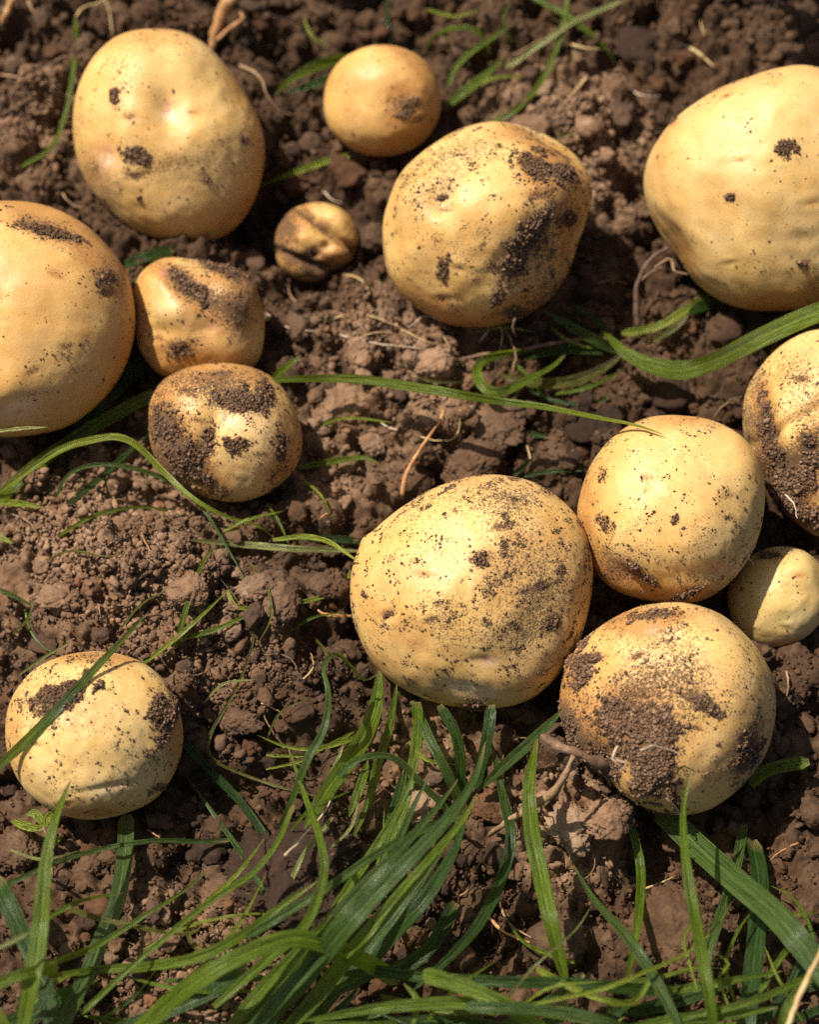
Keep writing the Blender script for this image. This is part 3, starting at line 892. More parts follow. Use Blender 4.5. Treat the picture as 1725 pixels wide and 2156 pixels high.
def put_clod(px, py, rpx, mat, label, group=None, sub=3, seed=0, sink=0.3, squash=1.0, rot=None):
    p = at(px, py, 0.0)
    for _ in range(3):
        p = at(px, py, float(gh(p[0], p[1])) + rpx * 0.00017 * (0.75 - sink))
    me = clod_mesh(sub, seed, squash)
    o = bpy.data.objects.new("soil_clod", me)
    COL.objects.link(o)
    o.material_slots[0].link = 'OBJECT'
    o.material_slots[0].material = CLOD_MATS[mat]
    s = rpx * (-((p - CAM) @ BACK) / FPX)
    o.scale = (s, s, s * squash)
    o.location = p
    o.rotation_euler = rot if rot is not None else (random.uniform(-.5, .5), random.uniform(-.5, .5), random.uniform(0, 6.28))
    tag(o, label, "clod", group)
    return o


KEY_CLODS = [
    (560, 1835, 95, 2, "large rough clod under the grass at lower left", 4, .5, .6),
    (665, 1800, 80, 2, "rough clod with a broken top under the arched blade in the clump", 4, .5, .65),
    (640, 1905, 85, 2, "dark crumbly clod below the large rough clod at lower left", 4, .5, .6),
    (490, 1880, 45, 0, "angular clod left of the large rough clod at lower left", 4, .3, .8),
    (1205, 1748, 52, 1, "pale crusted clod beside the tall grass blade below the mud patched potato", 4, .25, .8),
    (1285, 1720, 50, 0, "rounded brown clod just below the mud patched potato", 4, .25, .9),
    (1420, 1975, 80, 0, "big brown clod among grass at lower right", 4, .45, .7),
    (1185, 1985, 50, 1, "upright greyish clod beside the grass at bottom right", 4, .1, 1.0),
    (690, 1228, 38, 1, "rounded stone like clod left of the biggest potato", 4, .2, .9),
    (545, 1245, 45, 1, "pale rounded clod among thin grass stems left of the biggest potato", 4, .3, .9),
    (585, 1270, 40, 1, "pale elongated clod next to a rounded one left of the biggest potato", 4, .3, .8),
    (120, 1262, 45, 0, "smooth brown clod on the mound at the left edge", 4, .3, .9),
    (90, 1190, 24, 0, "small clod above the smooth one on the left mound", 3, .3, .9),
    (95, 1355, 34, 2, "dark rounded clod just above the lower left potato", 3, .3, .9),
    (785, 935, 30, 1, "rounded pale brown pebble in front of the dirty small potato", 4, .2, .9),
    (725, 855, 62, 0, "rough crumbly clod right of the dirty small potato", 4, .3, .85),
    (905, 770, 50, 0, "crumbly clod below the knobbly potato", 4, .3, .85),
    (990, 975, 60, 0, "wide crumbly clod above the biggest potato", 4, .35, .8),
    (1040, 885, 58, 1, "flat greyish flake of soil under the long grass blade", 4, .3, .35),
    (1405, 830, 45, 2, "dark rounded clod in the hollow above the middle right potato", 3, .3, .9),
    (1120, 285, 45, 0, "brown clod behind the knobbly potato", 3, .2, .9),
    (1340, 100, 50, 2, "smooth dark clod near the top right", 3, .3, .6),
    (580, 70, 42, 2, "dark clod at the top beside the dry stalk", 3, .3, .9),
    (740, 370, 36, 3, "reddish clod below the small round potato", 3, .2, .9),
    (640, 385, 34, 3, "reddish clod above the shrivelled potato", 3, .3, .8),
    (790, 500, 36, 1, "pale clod between the shrivelled and the knobbly potatoes", 3, .2, .9),
    (505, 1520, 40, 1, "brown clod beside a wavy olive stem left of the grass clump", 4, .3, .8),
    (640, 1500, 30, 0, "clod next to the crumpled grass blade", 3, .3, .9),
    (885, 1705, 40, 1, "rounded clod between blades in the grass clump", 4, .2, .9),
    (730, 1370, 32, 0, "brown clod left of the biggest potato beside the crumpled blade", 3, .2, .9),
    (190, 1830, 38, 0, "rounded clod at lower left between two broad blades", 4, .3, .9),
    (205, 1905, 30, 3, "small reddish clod near the broad blade at lower left", 3, .3, .9),
    (1290, 1290, 34, 0, "clod in the gap between three big potatoes at lower right", 3, .1, .9),
    (1525, 690, 40, 0, "tall crumbly clod below the clean right potato", 3, .0, 1.2),
    (400, 1240, 40, 0, "crumbly clod beside the bent grass stem on the left mound", 4, .3, .8),
    (250, 1105, 26, 0, "small angular clod on the back of the left mound", 3, .2, .9),
    (1260, 900, 60, 2, "dark lump in the hollow left of the middle right potato", 3, .4, .8),
    (30, 1790, 50, 1, "clod at the left edge beside the weed seedling", 4, .3, .8),
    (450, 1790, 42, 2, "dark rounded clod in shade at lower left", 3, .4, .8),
    (1040, 1700, 46, 3, "reddish crumbly clod beside the pale root", 4, .3, .8),
]
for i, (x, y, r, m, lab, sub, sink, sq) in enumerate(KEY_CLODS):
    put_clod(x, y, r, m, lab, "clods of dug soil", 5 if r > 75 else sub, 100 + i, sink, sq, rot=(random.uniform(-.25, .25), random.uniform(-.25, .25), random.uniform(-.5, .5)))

NICK = {'large_oval': "the large oval potato", 'small_round': "the small round potato", 'knobbed': "the knobbly potato", 'clean_right': "the clean right potato",
        'left_edge': "the left edge potato", 'lumpy_small': "the lumpy small potato", 'dirty_small': "the dirty small potato", 'shrivelled': "the shrivelled potato",
        'centre_large': "the biggest potato", 'middle_right': "the middle right potato", 'mud_patch': "the mud patched potato", 'little_olive': "the little olive potato",
        'creased_edge': "the creased potato", 'low_left': "the lower left potato"}
CNAME = ["brown", "pale grey brown", "dark moist", "reddish"]
ORD = ["closest", "second closest", "third closest", "fourth closest", "fifth closest", "sixth closest", "seventh closest", "eighth closest", "ninth closest", "tenth closest",
       "eleventh closest", "twelfth closest", "thirteenth closest", "fourteenth closest", "fifteenth closest", "sixteenth closest", "seventeenth closest", "eighteenth closest", "nineteenth closest", "twentieth closest", "twenty first closest", "twenty second closest", "twenty third closest", "twenty fourth closest", "farthest"]
loose = {}
placed = 0
kc = np.array([(c[0], c[1], c[2]) for c in KEY_CLODS], float)
while placed < 255:
    x = random.uniform(-15, 1740); y = random.uniform(-10, 2170)
    r = min(13 + random.paretovariate(2.4) * 5.0, 34)
    if bool(blocked(np.array(x), np.array(y), r * 0.75)):
        continue
    if (np.hypot(kc[:, 0] - x, kc[:, 1] - y) < kc[:, 2] * 0.8).any():
        continue
    if math.hypot(x - 230, y - 1190) < 260:
        r *= 0.62
    lowright = y > 1400 or (x > 1200 and 600 < y < 900)
    m = random.choices([0, 1, 2, 3], [5, 3, 5, 2] if lowright else [6, 4, 2, 2])[0]  # dark clods more frequent in the lower part and the right-hand hollow
    o = put_clod(x, y, r, m, "x", "loose clods on the dug soil", 3, random.randrange(36), random.uniform(.1, .4), random.uniform(.75, 1.0))
    best = min(POTATOES.values(), key=lambda P: np.hypot(P.c[0] - x, P.c[1] - y) - P.R)
    dx, dy = x - best.c[0], y - best.c[1]
    side = ("right of" if dx > 0 else "left of") if abs(dx) > abs(dy) else ("below" if dy > 0 else "above")
    loose.setdefault((m, side, best.key), []).append((math.hypot(dx, dy) - best.R, o))
    placed += 1
for (m, side, key), lst in loose.items():
    lst.sort(key=lambda q: q[0])
    for i, (_, o) in enumerate(lst):
        o["label"] = "small " + CNAME[m] + " loose clod " + side + " " + NICK[key] + ("" if len(lst) == 1 else ", " + ORD[min(i, len(ORD) - 1)] + " to it")


def crumbs(name, count, rmin, rmax, alpha, sub, mat, variants, label, seed, ymin=-0.195, ymax=0.245, lift=0.35, heaps=None):
    r = np.random.default_rng(seed)
    x = r.uniform(-0.176, 0.176, count * 2); y = r.uniform(ymin, ymax, count * 2)
    if heaps:
        hc = [at(hx, hy, 0.008) for hx, hy, hr in heaps]
        wh = r.integers(0, len(heaps), count * 2)
        sg = np.array([hr * 0.00017 for _, _, hr in heaps])[wh]
        x = np.array([c[0] for c in hc])[wh] + r.standard_normal(count * 2) * sg
        y = np.array([c[1] for c in hc])[wh] + r.standard_normal(count * 2) * sg * .8
    rad = np.minimum(rmin * (1 + r.pareto(alpha, count * 2)), rmax)
    z = gh(x, y) + rad * r.uniform(lift - .45, lift, count * 2)
    px, py, dep = to_px(np.stack([x, y, z], 1))
    den = 0.5 + 0.5 * sample(F_MIX, x * 1.3 + .1, y * 1.3)
    ok = ~blocked(px, py, rad / 0.00017 * 0.25) & (r.uniform(-.3, 1, count * 2) < den + .2) & (px > -40) & (px < PW + 40) & (py > -40) & (py < PH + 40)
    idx = np.nonzero(ok)[0][:count]
    n = len(idx)
    iv, fi = ICO[sub]
    forms = np.stack([iv * lumps(iv, 500 + 7 * k, 1.5 if sub > 0 else 2.4)[:, None] * np.array([1.0, .82, .62 + .03 * (k % 9)]) for k in range(variants)])
    which = r.integers(0, variants, n)
    q = r.standard_normal((n, 4)); q /= np.linalg.norm(q, axis=1)[:, None]
    w, a, b, c = q.T
    Rm = np.stack([1 - 2 * (b * b + c * c), 2 * (a * b - c * w), 2 * (a * c + b * w), 2 * (a * b + c * w), 1 - 2 * (a * a + c * c), 2 * (b * c - a * w),
                   2 * (a * c - b * w), 2 * (b * c + a * w), 1 - 2 * (a * a + b * b)], 1).reshape(n, 3, 3)
    sc = rad[idx][:, None, None] * r.uniform(.75, 1.2, (n, 1, 3))
    V = np.einsum('nij,nkj->nki', Rm, forms[which] * sc) + np.stack([x, y, z], 1)[idx][:, None]
    FF = fi[None] + (np.arange(n) * len(iv))[:, None, None]
    o = mesh_obj(name, V.reshape(-1, 3), FF.reshape(-1, 3), mat, smooth=sub > 1)
    o["kind"] = "stuff"; o["label"] = label; o["category"] = "soil"
    return o


crumbs("soil_crumbs", 800, 0.0012, 0.0030, 2.0, 2, CLOD_MATS[0], 24, "loose crumbs of brown soil scattered over the ground", 41)
crumbs("soil_crumbs", 5000, 0.0006, 0.0016, 2.0, 1, CLOD_MATS[0], 24, "small loose crumbs of brown soil between the clods", 42)
crumbs("soil_crumbs", 500, 0.0009, 0.0026, 2.0, 2, CLOD_MATS[1], 24, "pale loose grains and crumbs on the soil", 43)
crumbs("soil_grains", 16000, 0.00035, 0.0010, 1.8, -1, CLOD_MATS[0], 40, "fine grains of soil covering the ground", 44, lift=.6)


HEAPS = [(230, 1180, 150), (120, 1150, 110), (330, 1240, 110), (440, 1330, 110), (1270, 330, 80), (1150, 260, 80), (800, 720, 110), (930, 720, 80), (90, 230, 90), (400, 2060, 90), (560, 1420, 100)]
crumbs("soil_crumbs", 3200, 0.0006, 0.0018, 1.9, 1, CLOD_MATS[0], 24, "crumbly soil heaped up in low mounds", 45, heaps=HEAPS, lift=.7)
crumbs("soil_grains", 9000, 0.0004, 0.0010, 2.0, -1, CLOD_MATS[1], 40, "fine grains on the low soil mounds", 46, heaps=HEAPS, lift=.9)


# ------------------------------------------------------------------ ribbons and fibres
def spline(pts, n):
    pts = np.asarray(pts, float)
    if len(pts) == 2:
        pts = np.array([pts[0], (pts[0] + pts[1]) / 2, pts[1]])
    P0 = np.concatenate([[2 * pts[0] - pts[1]], pts, [2 * pts[-1] - pts[-2]]])
    seg = np.linalg.norm(np.diff(pts[:, :2], axis=0), axis=1)
    cum = np.concatenate([[0], np.cumsum(seg)]); T = np.linspace(0, cum[-1], n)
    out = []
    for t in T:
        i = min(np.searchsorted(cum, t, side='right') - 1, len(seg) - 1)
        s = (t - cum[i]) / max(seg[i], 1e-9)
        a, b, c, d = P0[i], P0[i + 1], P0[i + 2], P0[i + 3]
        out.append(0.5 * (2 * b + (c - a) * s + (2 * a - 5 * b + 4 * c - d) * s * s + (-a + 3 * b - 3 * c + d) * s ** 3))
    return np.array(out), T / cum[-1], cum[-1]


def parse(path):
    return [tuple(map(float, s.split(","))) for s in path.split()]


def place_path(path, h, over, wpx):
    """picture path + height above the soil (mm) -> points in the place"""
    pts = parse(path)
    _, _, ln = spline(pts, 4)
    n = int(np.clip(ln / 14, 10, 60))
    q, t, ln = spline(pts, n)
    hs = np.interp(t, np.linspace(0, 1, len(h)), np.array(h, float) * 0.001)
    W = []
    for (x, y), hh in zip(q, hs):
        p = at(x, y, 0.0)
        for _ in range(4):
            p = at(x, y, float(ghs(p[0], p[1])) + hh)
        W.append(p)
    W = np.array(W)
    dep = -((W - CAM) @ BACK)
    if over:
        nd = dep.copy()
        for i, (x, y) in enumerate(q):
            d = ray(x, y); ln_ = np.linalg.norm(d)
            hit = BVH.ray_cast(Vector(CAM), Vector(d / ln_))
            if hit[0] is not None:
                hd = -((np.array(hit[0]) - CAM) @ BACK) - over * 0.001
                nd[i] = min(nd[i], hd)
        # lift neighbours smoothly so that the blade bridges instead of kinking
        k = 6
        sm = nd.copy()
        for i in range(n):
            for j in range(max(0, i - k), min(n, i + k + 1)):
                sm[i] = min(sm[i], nd[j] + abs(i - j) * 0.0011)
        dep = np.minimum(sm, dep)
        k = 4
        pad = np.concatenate([2 * dep[0] - dep[k:0:-1], dep, 2 * dep[-1] - dep[-2:-k - 2:-1]])
        kern = np.hanning(2 * k + 3)[1:-1]; kern /= kern.sum()
        dep = np.convolve(pad, kern, mode='valid')
        W = np.array([CAM + ray(x, y) * d for (x, y), d in zip(q, dep)])
    else:
        k = 6
        pad = np.concatenate([2 * dep[0] - dep[k:0:-1], dep, 2 * dep[-1] - dep[-2:-k - 2:-1]])
        kern = np.hanning(2 * k + 3)[1:-1]; kern /= kern.sum()
        dep = np.convolve(pad, kern, mode='valid')
        W = np.array([CAM + ray(x, y) * d for (x, y), d in zip(q, dep)])
    return W, t, dep, ln


def ribbon_mesh(W, t, width, roll, fold, name, mat, parent=None, rows=5, prof='tip'):
    n = len(W)
    T = np.gradient(W, axis=0); T /= np.linalg.norm(T, axis=1)[:, None]
    ref = 0.75 * BACK + 0.25 * np.array([0, 0, 1.0])
    S = np.cross(T, ref); S /= np.maximum(np.linalg.norm(S, axis=1), 1e-6)[:, None]
    for i in range(1, n):
        if S[i] @ S[i - 1] < 0:
            S[i] = -S[i]
    Nn = np.cross(S, T)
    ro = np.radians(np.interp(t, np.linspace(0, 1, len(roll)), roll))[:, None]
    S2 = S * np.cos(ro) + Nn * np.sin(ro); N2 = -S * np.sin(ro) + Nn * np.cos(ro)
    if prof == 'tip':
        w = np.minimum(1, 0.55 + t * 2.2) * np.clip((1 - t) / 0.55, 0, 1) ** 0.62 * 0.96 + 0.035
    elif prof == 'both':
        w = np.clip(np.sin(np.pi * np.clip(t, 0.0, 1.0)), 0, 1) ** 0.55 * .95 + .05
    else:
        w = np.clip(np.minimum(t / .03 + .5, (1 - t) / .03 + .5), 0, 1)
    w = w * width
    u = np.linspace(-1, 1, rows)
    V = []; UV = []
    for i in range(n):
        for k in range(rows):
            V.append(W[i] + S2[i] * (u[k] * w[i] / 2) + N2[i] * (abs(u[k]) - 0.5) * fold * w[i])
            UV.append(((u[k] + 1) / 2, t[i]))
    F = []
    for i in range(n - 1):
        for k in range(rows - 1):
            a = i * rows + k
            F.append((a, a + 1, a + rows + 1, a + rows))
    base = np.array(W[0])
    V = np.array(V) - base
    o = mesh_obj(name, V, np.array(F), mat, parent=parent, uvs=UV)
    o.location = base
    return o


def blade(mat, wpx, h, path, label, over=0, roll=(0,), fold=0.20, prof='tip', group="blades of grass", name="grass_strand"):
    W, t, dep, ln = place_path(path, h, over, wpx)
    width = wpx * (0.82 if wpx > 18 else 0.95) * dep.mean() / FPX
    if roll == (0,):
        roll = (random.uniform(-18, 18), random.uniform(-18, 18), random.uniform(-30, 30))
    return tag(ribbon_mesh(W, t, width, roll, fold, name, GM[mat], prof=prof), label, "grass", group)


def tube_mesh(W, rads, name, mat, parent=None, sides=6, knob=0.15, seed=0):
    n = len(W)
    r = np.random.default_rng(seed)
    T = np.gradient(W, axis=0); T /= np.linalg.norm(T, axis=1)[:, None]
    A = np.cross(T, [0.3, 0.2, 0.93]); A /= np.linalg.norm(A, axis=1)[:, None]
    B = np.cross(T, A)
    V = []
    for i in range(n):
        for k in range(sides):
            a = 2 * math.pi * k / sides
            q = rads[i] * (1 + knob * r.standard_normal())
            V.append(W[i] + (A[i] * math.cos(a) + B[i] * math.sin(a)) * q)
    F = [[i * sides + k, i * sides + (k + 1) % sides, (i + 1) * sides + (k + 1) % sides, (i + 1) * sides + k] for i in range(n - 1) for k in range(sides)]
    F.append(list(range(sides))[::-1]); F.append([(n - 1) * sides + k for k in range(sides)])
    base = np.array(W[0])
    loc = base if parent is None else base - np.array(parent.location)
    o = mesh_obj(name, np.array(V) - base, F, mat, parent=parent)
    o.location = loc
    return o


def fibre(mat, wpx, h, path, label, name="rootlet", cat="root", over=0, taper=(1, .45), parent=None, knob=.12, group=None):
    W, t, dep, ln = place_path(path, h, over, wpx)
    jit = np.random.default_rng(int(ln) + 3).standard_normal(W.shape) * 0.00012
    W = W + jit
    rads = wpx / 2 * dep.mean() / FPX * np.interp(t, np.linspace(0, 1, len(taper)), taper)
    o = tube_mesh(W, rads, name, FM[mat] if mat in FM else GM[mat], parent=parent, seed=int(ln), knob=knob)
    if parent is None:
        tag(o, label, cat, group)
    return o


# --- top of the picture
blade('g', 11, (3, 9, 8, 3), "45,352 105,312 130,265 148,190 157,110 158,35", "thin curved green stem left of the large oval potato", prof='none')
fibre('straw', 6, (8, 7, 4), "160,35 175,15 205,8 222,0 232,40 238,75", "pale dry tip curling over from the thin stem at top left", cat="straw", name="straw")
blade('g', 30, (6, 14, 10), "745,122 700,128 650,145 605,172 578,202", "broad glossy blade left of the small round potato", roll=(20, 10, 40))
blade('d', 18, (4, 6, 3), "700,162 650,180 600,196", "short shaded blade under the glossy one by the small round potato")
blade('y', 16, (4, 5, 2), "752,325 690,338 620,362 545,392", "short bright blade running under the small round potato")
blade('g', 14, (4, 22, 20, 6), "893,110 912,78 955,60 998,62 1022,85 1032,118", "arched pale blade right of the small round potato", roll=(30, 20, 30), prof='both')
blade('g', 26, (4, 8, 10), "940,222 985,188 1030,152 1062,118", "broad bright green blade behind the small round potato")
blade('g', 15, (4, 14, 14), "945,182 955,150 985,115 1030,84 1082,48", "slender blade rising right of the small round potato")
blade('p', 13, (5, 10, 12, 9), "1065,143 1100,120 1150,86 1210,46 1312,0", "pale straight stem crossing diagonally near the top", prof='none')
blade('g', 13, (3, 6, 8, 9), "1035,258 1080,236 1130,186 1165,120 1185,60 1195,-8", "thin blade dropping from the top edge to the knobbly potato", prof='none')
blade('g', 14, (9, 10, 8, 3), "1120,-5 1180,25 1230,60 1275,100 1302,146", "blade crossing the pale stem near the top right")
blade('d', 8, (4, 5, 3), "815,-5 815,40 822,96", "dark thin blade at the top middle", prof='none')
fibre('straw', 10, (3, 5, 3), "1425,92 1465,108 1505,142", "short brown straw on dark soil at top right", cat="straw", name="straw", taper=(.4, 1, .3))
fibre('straw', 8, (4, 4), "1238,162 1190,216", "short pale straw behind the knobbly potato", cat="straw", name="straw")
fibre('root', 5, (3, 6, 4), "1030,135 1090,112 1140,85 1190,80", "thin brown rootlet behind the crossing blades at top right")
fibre('straw', 6, (3, 5, 3), "1195,92 1240,102 1285,104", "thin pale straw under the crossing blades", cat="straw", name="straw")
fibre('orange', 16, (3, 8), "-5,62 12,30 28,-8", "orange dry stalk in the top left corner", cat="straw", name="dry_stalk", taper=(1, 1))
ds = fibre('orange', 34, (4, 10, 16), "445,108 452,70 468,30 485,-10", "thick orange dry stalk at the top edge beside the large oval potato", cat="straw", name="dry_stalk", taper=(.5, .8, 1))
fibre('orange', 10, (10, 14, 16), "455,88 480,62 512,38 495,22", None, name="side_shoot", parent=ds, taper=(1, 1, .6))
fibre('root', 8, (3, 7, 6, 3), "505,138 545,160 565,205 592,236 625,243", "tan rootlet right of the large oval potato")
fibre('root', 6, (3, 5, 3), "0,158 50,162 80,146 112,142", "thin tan rootlet at the left edge near the top")
fibre('root', 7, (4, 4), "58,0 72,32", "short tan rootlet at the top left edge")
fibre('root', 4, (3, 5, 3), "110,130 140,118 175,125", "fine rootlet left of the large oval potato")

# --- middle
blade('d', 30, (6, 8, 5), "262,556 310,540 362,524", "broad dark blade between the large oval and the lumpy small potato", prof='none')
blade('d', 48, (5, 7, 6), "160,905 225,835 285,780 320,740", "broad dark blade in shade under the left edge potato", prof='none')
blade('g', 34, (6, 8, 8, 6), "-15,1062 60,992 150,928 250,868 330,826", "long straight blade running from the left edge under the dirty small potato", prof='none')
blade('y', 19, (8, 20, 30, 26, 10, 4), "-10,1042 60,990 130,945 200,925 250,921 290,940 340,990 400,1045 470,1085 540,1106 585,1138", "bright arching blade in front of the dirty small potato")
blade('b', 11, (3, 18, 22, 14, 8, 6), "118,1048 135,1010 170,985 230,978 290,988 350,1010 395,1040 432,1078 470,1140 500,1190 516,1222", "thin grey green blade arching below the dirty small potato")
blade('d', 15, (3, 6, 5), "140,1062 215,1002 285,938 322,904", "dark narrow blade left of the dirty small potato")
blade('y', 16, (6, 8, 6), "-8,1057 40,1060 90,1068", "short bright blade tip at the left edge middle")
blade('p', 9, (60, 60), "-10,908 50,902 100,899", "pale blade tip in front of the left edge potato", over=6)
blade('y', 14, (8, 8), "-15,1120 5,1134 28,1143", "tiny bright blade tip at the left edge")
blade('b', 11, (8, 6), "-10,1238 35,1258 68,1277", "short blue green blade at the left edge on the mound")
fibre('b', 6, (4, 3), "55,1290 64,1330 90,1362 118,1376", "grey green stem above the lower left potato", cat="grass", name="grass_strand")
blade('g', 25, (8, 20, 26, 30, 40, 52), "578,800 650,797 750,798 850,812 950,828 1050,845 1150,858 1250,878 1330,893 1402,916", "long straight blade from the dirty small potato to the middle right one", over=2.5, roll=(-10, 10, 25))
blade('g', 17, (10, 16), "572,800 600,775 634,747", "short blade tip beside the dirty small potato")
blade('g', 15, (4, 7, 6), "628,986 700,971 770,964 802,980", "short blade with pale tip right of the dirty small potato")
blade('d', 11, (3, 4, 3), "560,668 640,672 705,672", "thin dark blade right of the lumpy small potato", prof='none')
weed = bpy.data.objects.new("grass_weed", None)
COL.objects.link(weed)
wp0 = at(1290, 725, 0.0); wp0[2] = float(gh(wp0[0], wp0[1]))
weed.location = wp0
weed.empty_display_size = 0.01
tag(weed, "trampled grass weed with a wide bent leaf between the three right hand potatoes", "grass")
for m_, w_, h_, p_, kw in [
        ('b', 28, (4, 12, 10), "1305,742 1265,722 1205,688 1140,652", {}),
        ('d', 14, (4, 10, 8), "1282,705 1245,665 1202,640", {}),
        ('g', 50, (8, 18, 28, 36, 42, 46), "1275,700 1315,742 1370,770 1440,779 1510,757 1580,722 1660,684 1725,658 1800,632", dict(over=3, roll=(60, 25, -35, -20, 0, 10), fold=.12, prof='none', label="wide bent leaf sweeping over the creased potato")),
        ('g', 27, (6, 8, 14, 20, 18, 14, 10), "1140,735 1060,745 1015,760 1003,787 1022,818 1058,824 1100,805 1160,775 1195,742", dict(roll=(40, 40, 10, -30, 40, 30), prof='both', label="leaf curled into a loop")),
        ('o', 30, (4, 8, 8, 6), "1050,790 1130,806 1200,804 1262,780 1315,742", dict(prof='both')),
        ('y', 22, (4, 7, 8), "1310,702 1385,688 1440,656 1495,622", dict(prof='none')),
        ('d', 30, (6, 8), "1450,662 1480,644 1520,636", dict(prof='both')),
        ('o', 14, (4, 6), "1375,718 1420,692 1448,664", dict(prof='none')),
        ('d', 26, (5, 10, 7), "1270,740 1200,735 1140,745 1100,760", {}),
        ('d', 9, (3, 6, 4), "1105,812 1150,838 1205,850 1262,845 1285,826", dict(prof='none')),
        ('g', 9, (4, 8), "1090,770 1120,800 1145,835", dict(prof='none'))]:
    lab_ = kw.pop('label', None)
    o_ = blade(m_, w_, h_, p_, "x", name="leaf", **kw)
    for k_ in ("label", "category", "group"):
        del o_[k_]
    if lab_:
        o_["label"] = lab_
    o_.location = np.array(o_.location) - wp0
    o_.parent = weed
fibre('purple', 9, (3, 5, 6, 5), "935,768 1000,750 1080,740 1150,726 1235,712", "purple brown stem lying left of the grass weed", name="withered_stalk", cat="stalk", taper=(.8, 1, .8))
fibre('dark', 15, (3, 12, 22, 26), "1345,692 1340,640 1345,590 1368,548 1408,522", "hairy brown root hanging beside the clean right potato", knob=.3)
fibre('root', 7, (20, 22, 18), "1380,565 1412,545 1420,570 1448,578", "thin curled rootlet under the clean right potato")
fibre('root', 5, (10, 14, 10), "1340,600 1375,570 1400,560", "fine rootlet joining the hairy root")
blade('d', 9, (3, 5, 4), "1105,1003 1160,993 1238,988", "thin blade behind the biggest potato", prof='none')
blade('d', 12, (3, 6), "1082,1002 1122,964", "short dark blade behind the biggest potato")
blade('d', 18, (3, 5, 3), "1055,905 1100,912 1158,920", "dark short blade under the long straight blade")
fibre('orange', 11, (3, 8, 12, 6), "845,1052 855,1000 885,945 920,897 936,864", "orange brown root above the biggest potato")
fibre('straw', 4, (3, 7, 4), "885,920 925,928 955,925 968,900 968,862", "fine pale fibre looping right of the orange root", cat="straw", name="straw")
FIB = ["700,672 760,660 825,684", "775,640 805,672 870,702", "715,706 800,724 905,736", "820,650 840,690 900,720 960,730", "690,655 740,668 770,700",
       "860,690 900,665 940,690", "740,720 790,700 850,706", "930,700 950,740 945,775", "1010,720 1030,690 1025,640", "1050,760 1058,700 1040,660",
       "1080,790 1085,740 1062,690", "560,660 610,690 680,700", "900,750 940,765 985,760"]
FLAB = ["short", "thin", "long", "bent", "faint", "arched", "level", "upright", "hanging", "leaning", "slanting", "dark lying", "stubby"]
FTAIL = ["below the knobbly potato nearest its left side", "dropping from the left foot of the knobbly potato", "along the crumbly clod below the knobbly potato",
         "under the middle of the knobbly potato", "right of the lumpy small potato", "touching the underside of the knobbly potato", "left of the crumbly clod below the knobbly potato",
         "right of the crumbly clod below the knobbly potato", "beside the trampled weed under the knobbly potato", "over the curled weed leaf", "crossing the loop of the weed leaf",
         "beside the lumpy small potato on shaded soil", "at the tip of the withered purple stalk"]
for i, fp in enumerate(FIB):
    fibre(['straw', 'root', 'white'][i % 3], random.uniform(3, 5.5), (2, random.uniform(5, 9), 3), fp, FLAB[i] + " dry fibre " + FTAIL[i], cat="straw", name="dry_fibre", group="dry fibres on the soil")
blade('p', 17, (4, 7, 8, 6), "398,1137 470,1143 550,1150 620,1156 700,1158 765,1160", "pale yellow stem pointing at the biggest potato from the left", prof='both')
blade('y', 13, (8, 20, 28, 24), "575,1137 640,1130 690,1140 730,1165 757,1184", "bright blade bent down onto the left side of the biggest potato", over=2)
blade('d', 18, (5, 7, 6), "765,1140 700,1134 615,1134", "shaded blade behind the pale yellow stem")
blade('g', 13, (4, 10, 6), "368,1364 395,1270 420,1200 452,1143", "thin upright blade on the left soil mound")
blade('y', 11, (3, 8, 10), "298,1400 350,1360 410,1310 479,1243", "thin yellow green stem rising from the lower left potato")
blade('y', 10, (10, 5, 6, 8), "478,1243 490,1270 512,1281 580,1278 660,1262 722,1240 738,1200", "thin bent grass stem left of the biggest potato", prof='none')
blade('g', 12, (5, 7, 6), "375,1346 440,1330 500,1305 548,1282", "short blade crossing the bent stem on the left mound")
blade('o', 8, (3, 7, 6, 5, 4), "465,1220 495,1260 520,1310 533,1345 510,1420 480,1480 450,1530 437,1570 450,1600 510,1630 600,1660 680,1680 708,1698", "long wavy olive stem left of the grass clump", prof='both', roll=(10, 40, -20, 30))
blade('b', 27, (34, 36, 34, 16), "-30,1638 70,1545 150,1460 240,1365 312,1288", "long blade crossing in front of the lower left potato", over=2)
blade('b', 22, (3, 12, 34, 40, 38, 40, 32, 20), "548,1850 615,1690 645,1605 680,1540 692,1480 690,1442 682,1404 708,1376 744,1406 766,1432 805,1414", "dark crumpled blade folded over beside the biggest potato", roll=(20, -20, 50, 10, 0, 40, -40, 30), fold=.28)
blade('d', 22, (3, 8, 6, 3), "383,1556 430,1610 500,1682 550,1750 590,1820 606,1882", "narrow blade running down from the lower left potato", prof='none')
blade('b', 14, (14, 10, 4), "580,1945 560,1890 530,1830 490,1770 440,1700 386,1625", "thin tapering blade right of the lower left potato")
fibre('root', 5, (3, 6, 3), "560,1480 555,1505 578,1545 600,1575", "thin tan rootlet left of the grass clump")
fibre('straw', 4, (3, 6, 3), "550,1480 590,1500 600,1520", "tiny straw fibre left of the grass clump", cat="straw", name="straw")
fibre('straw', 5, (2, 4, 2), "640,1430 660,1405 655,1375", "tiny curved fibre left of the crumpled blade", cat="straw", name="straw")
fibre('orange', 12, (6, 8, 4), "668,1285 695,1296 745,1298", "short dry orange flake beside the biggest potato", cat="straw", name="dry_flake", taper=(.3, 1, .5))

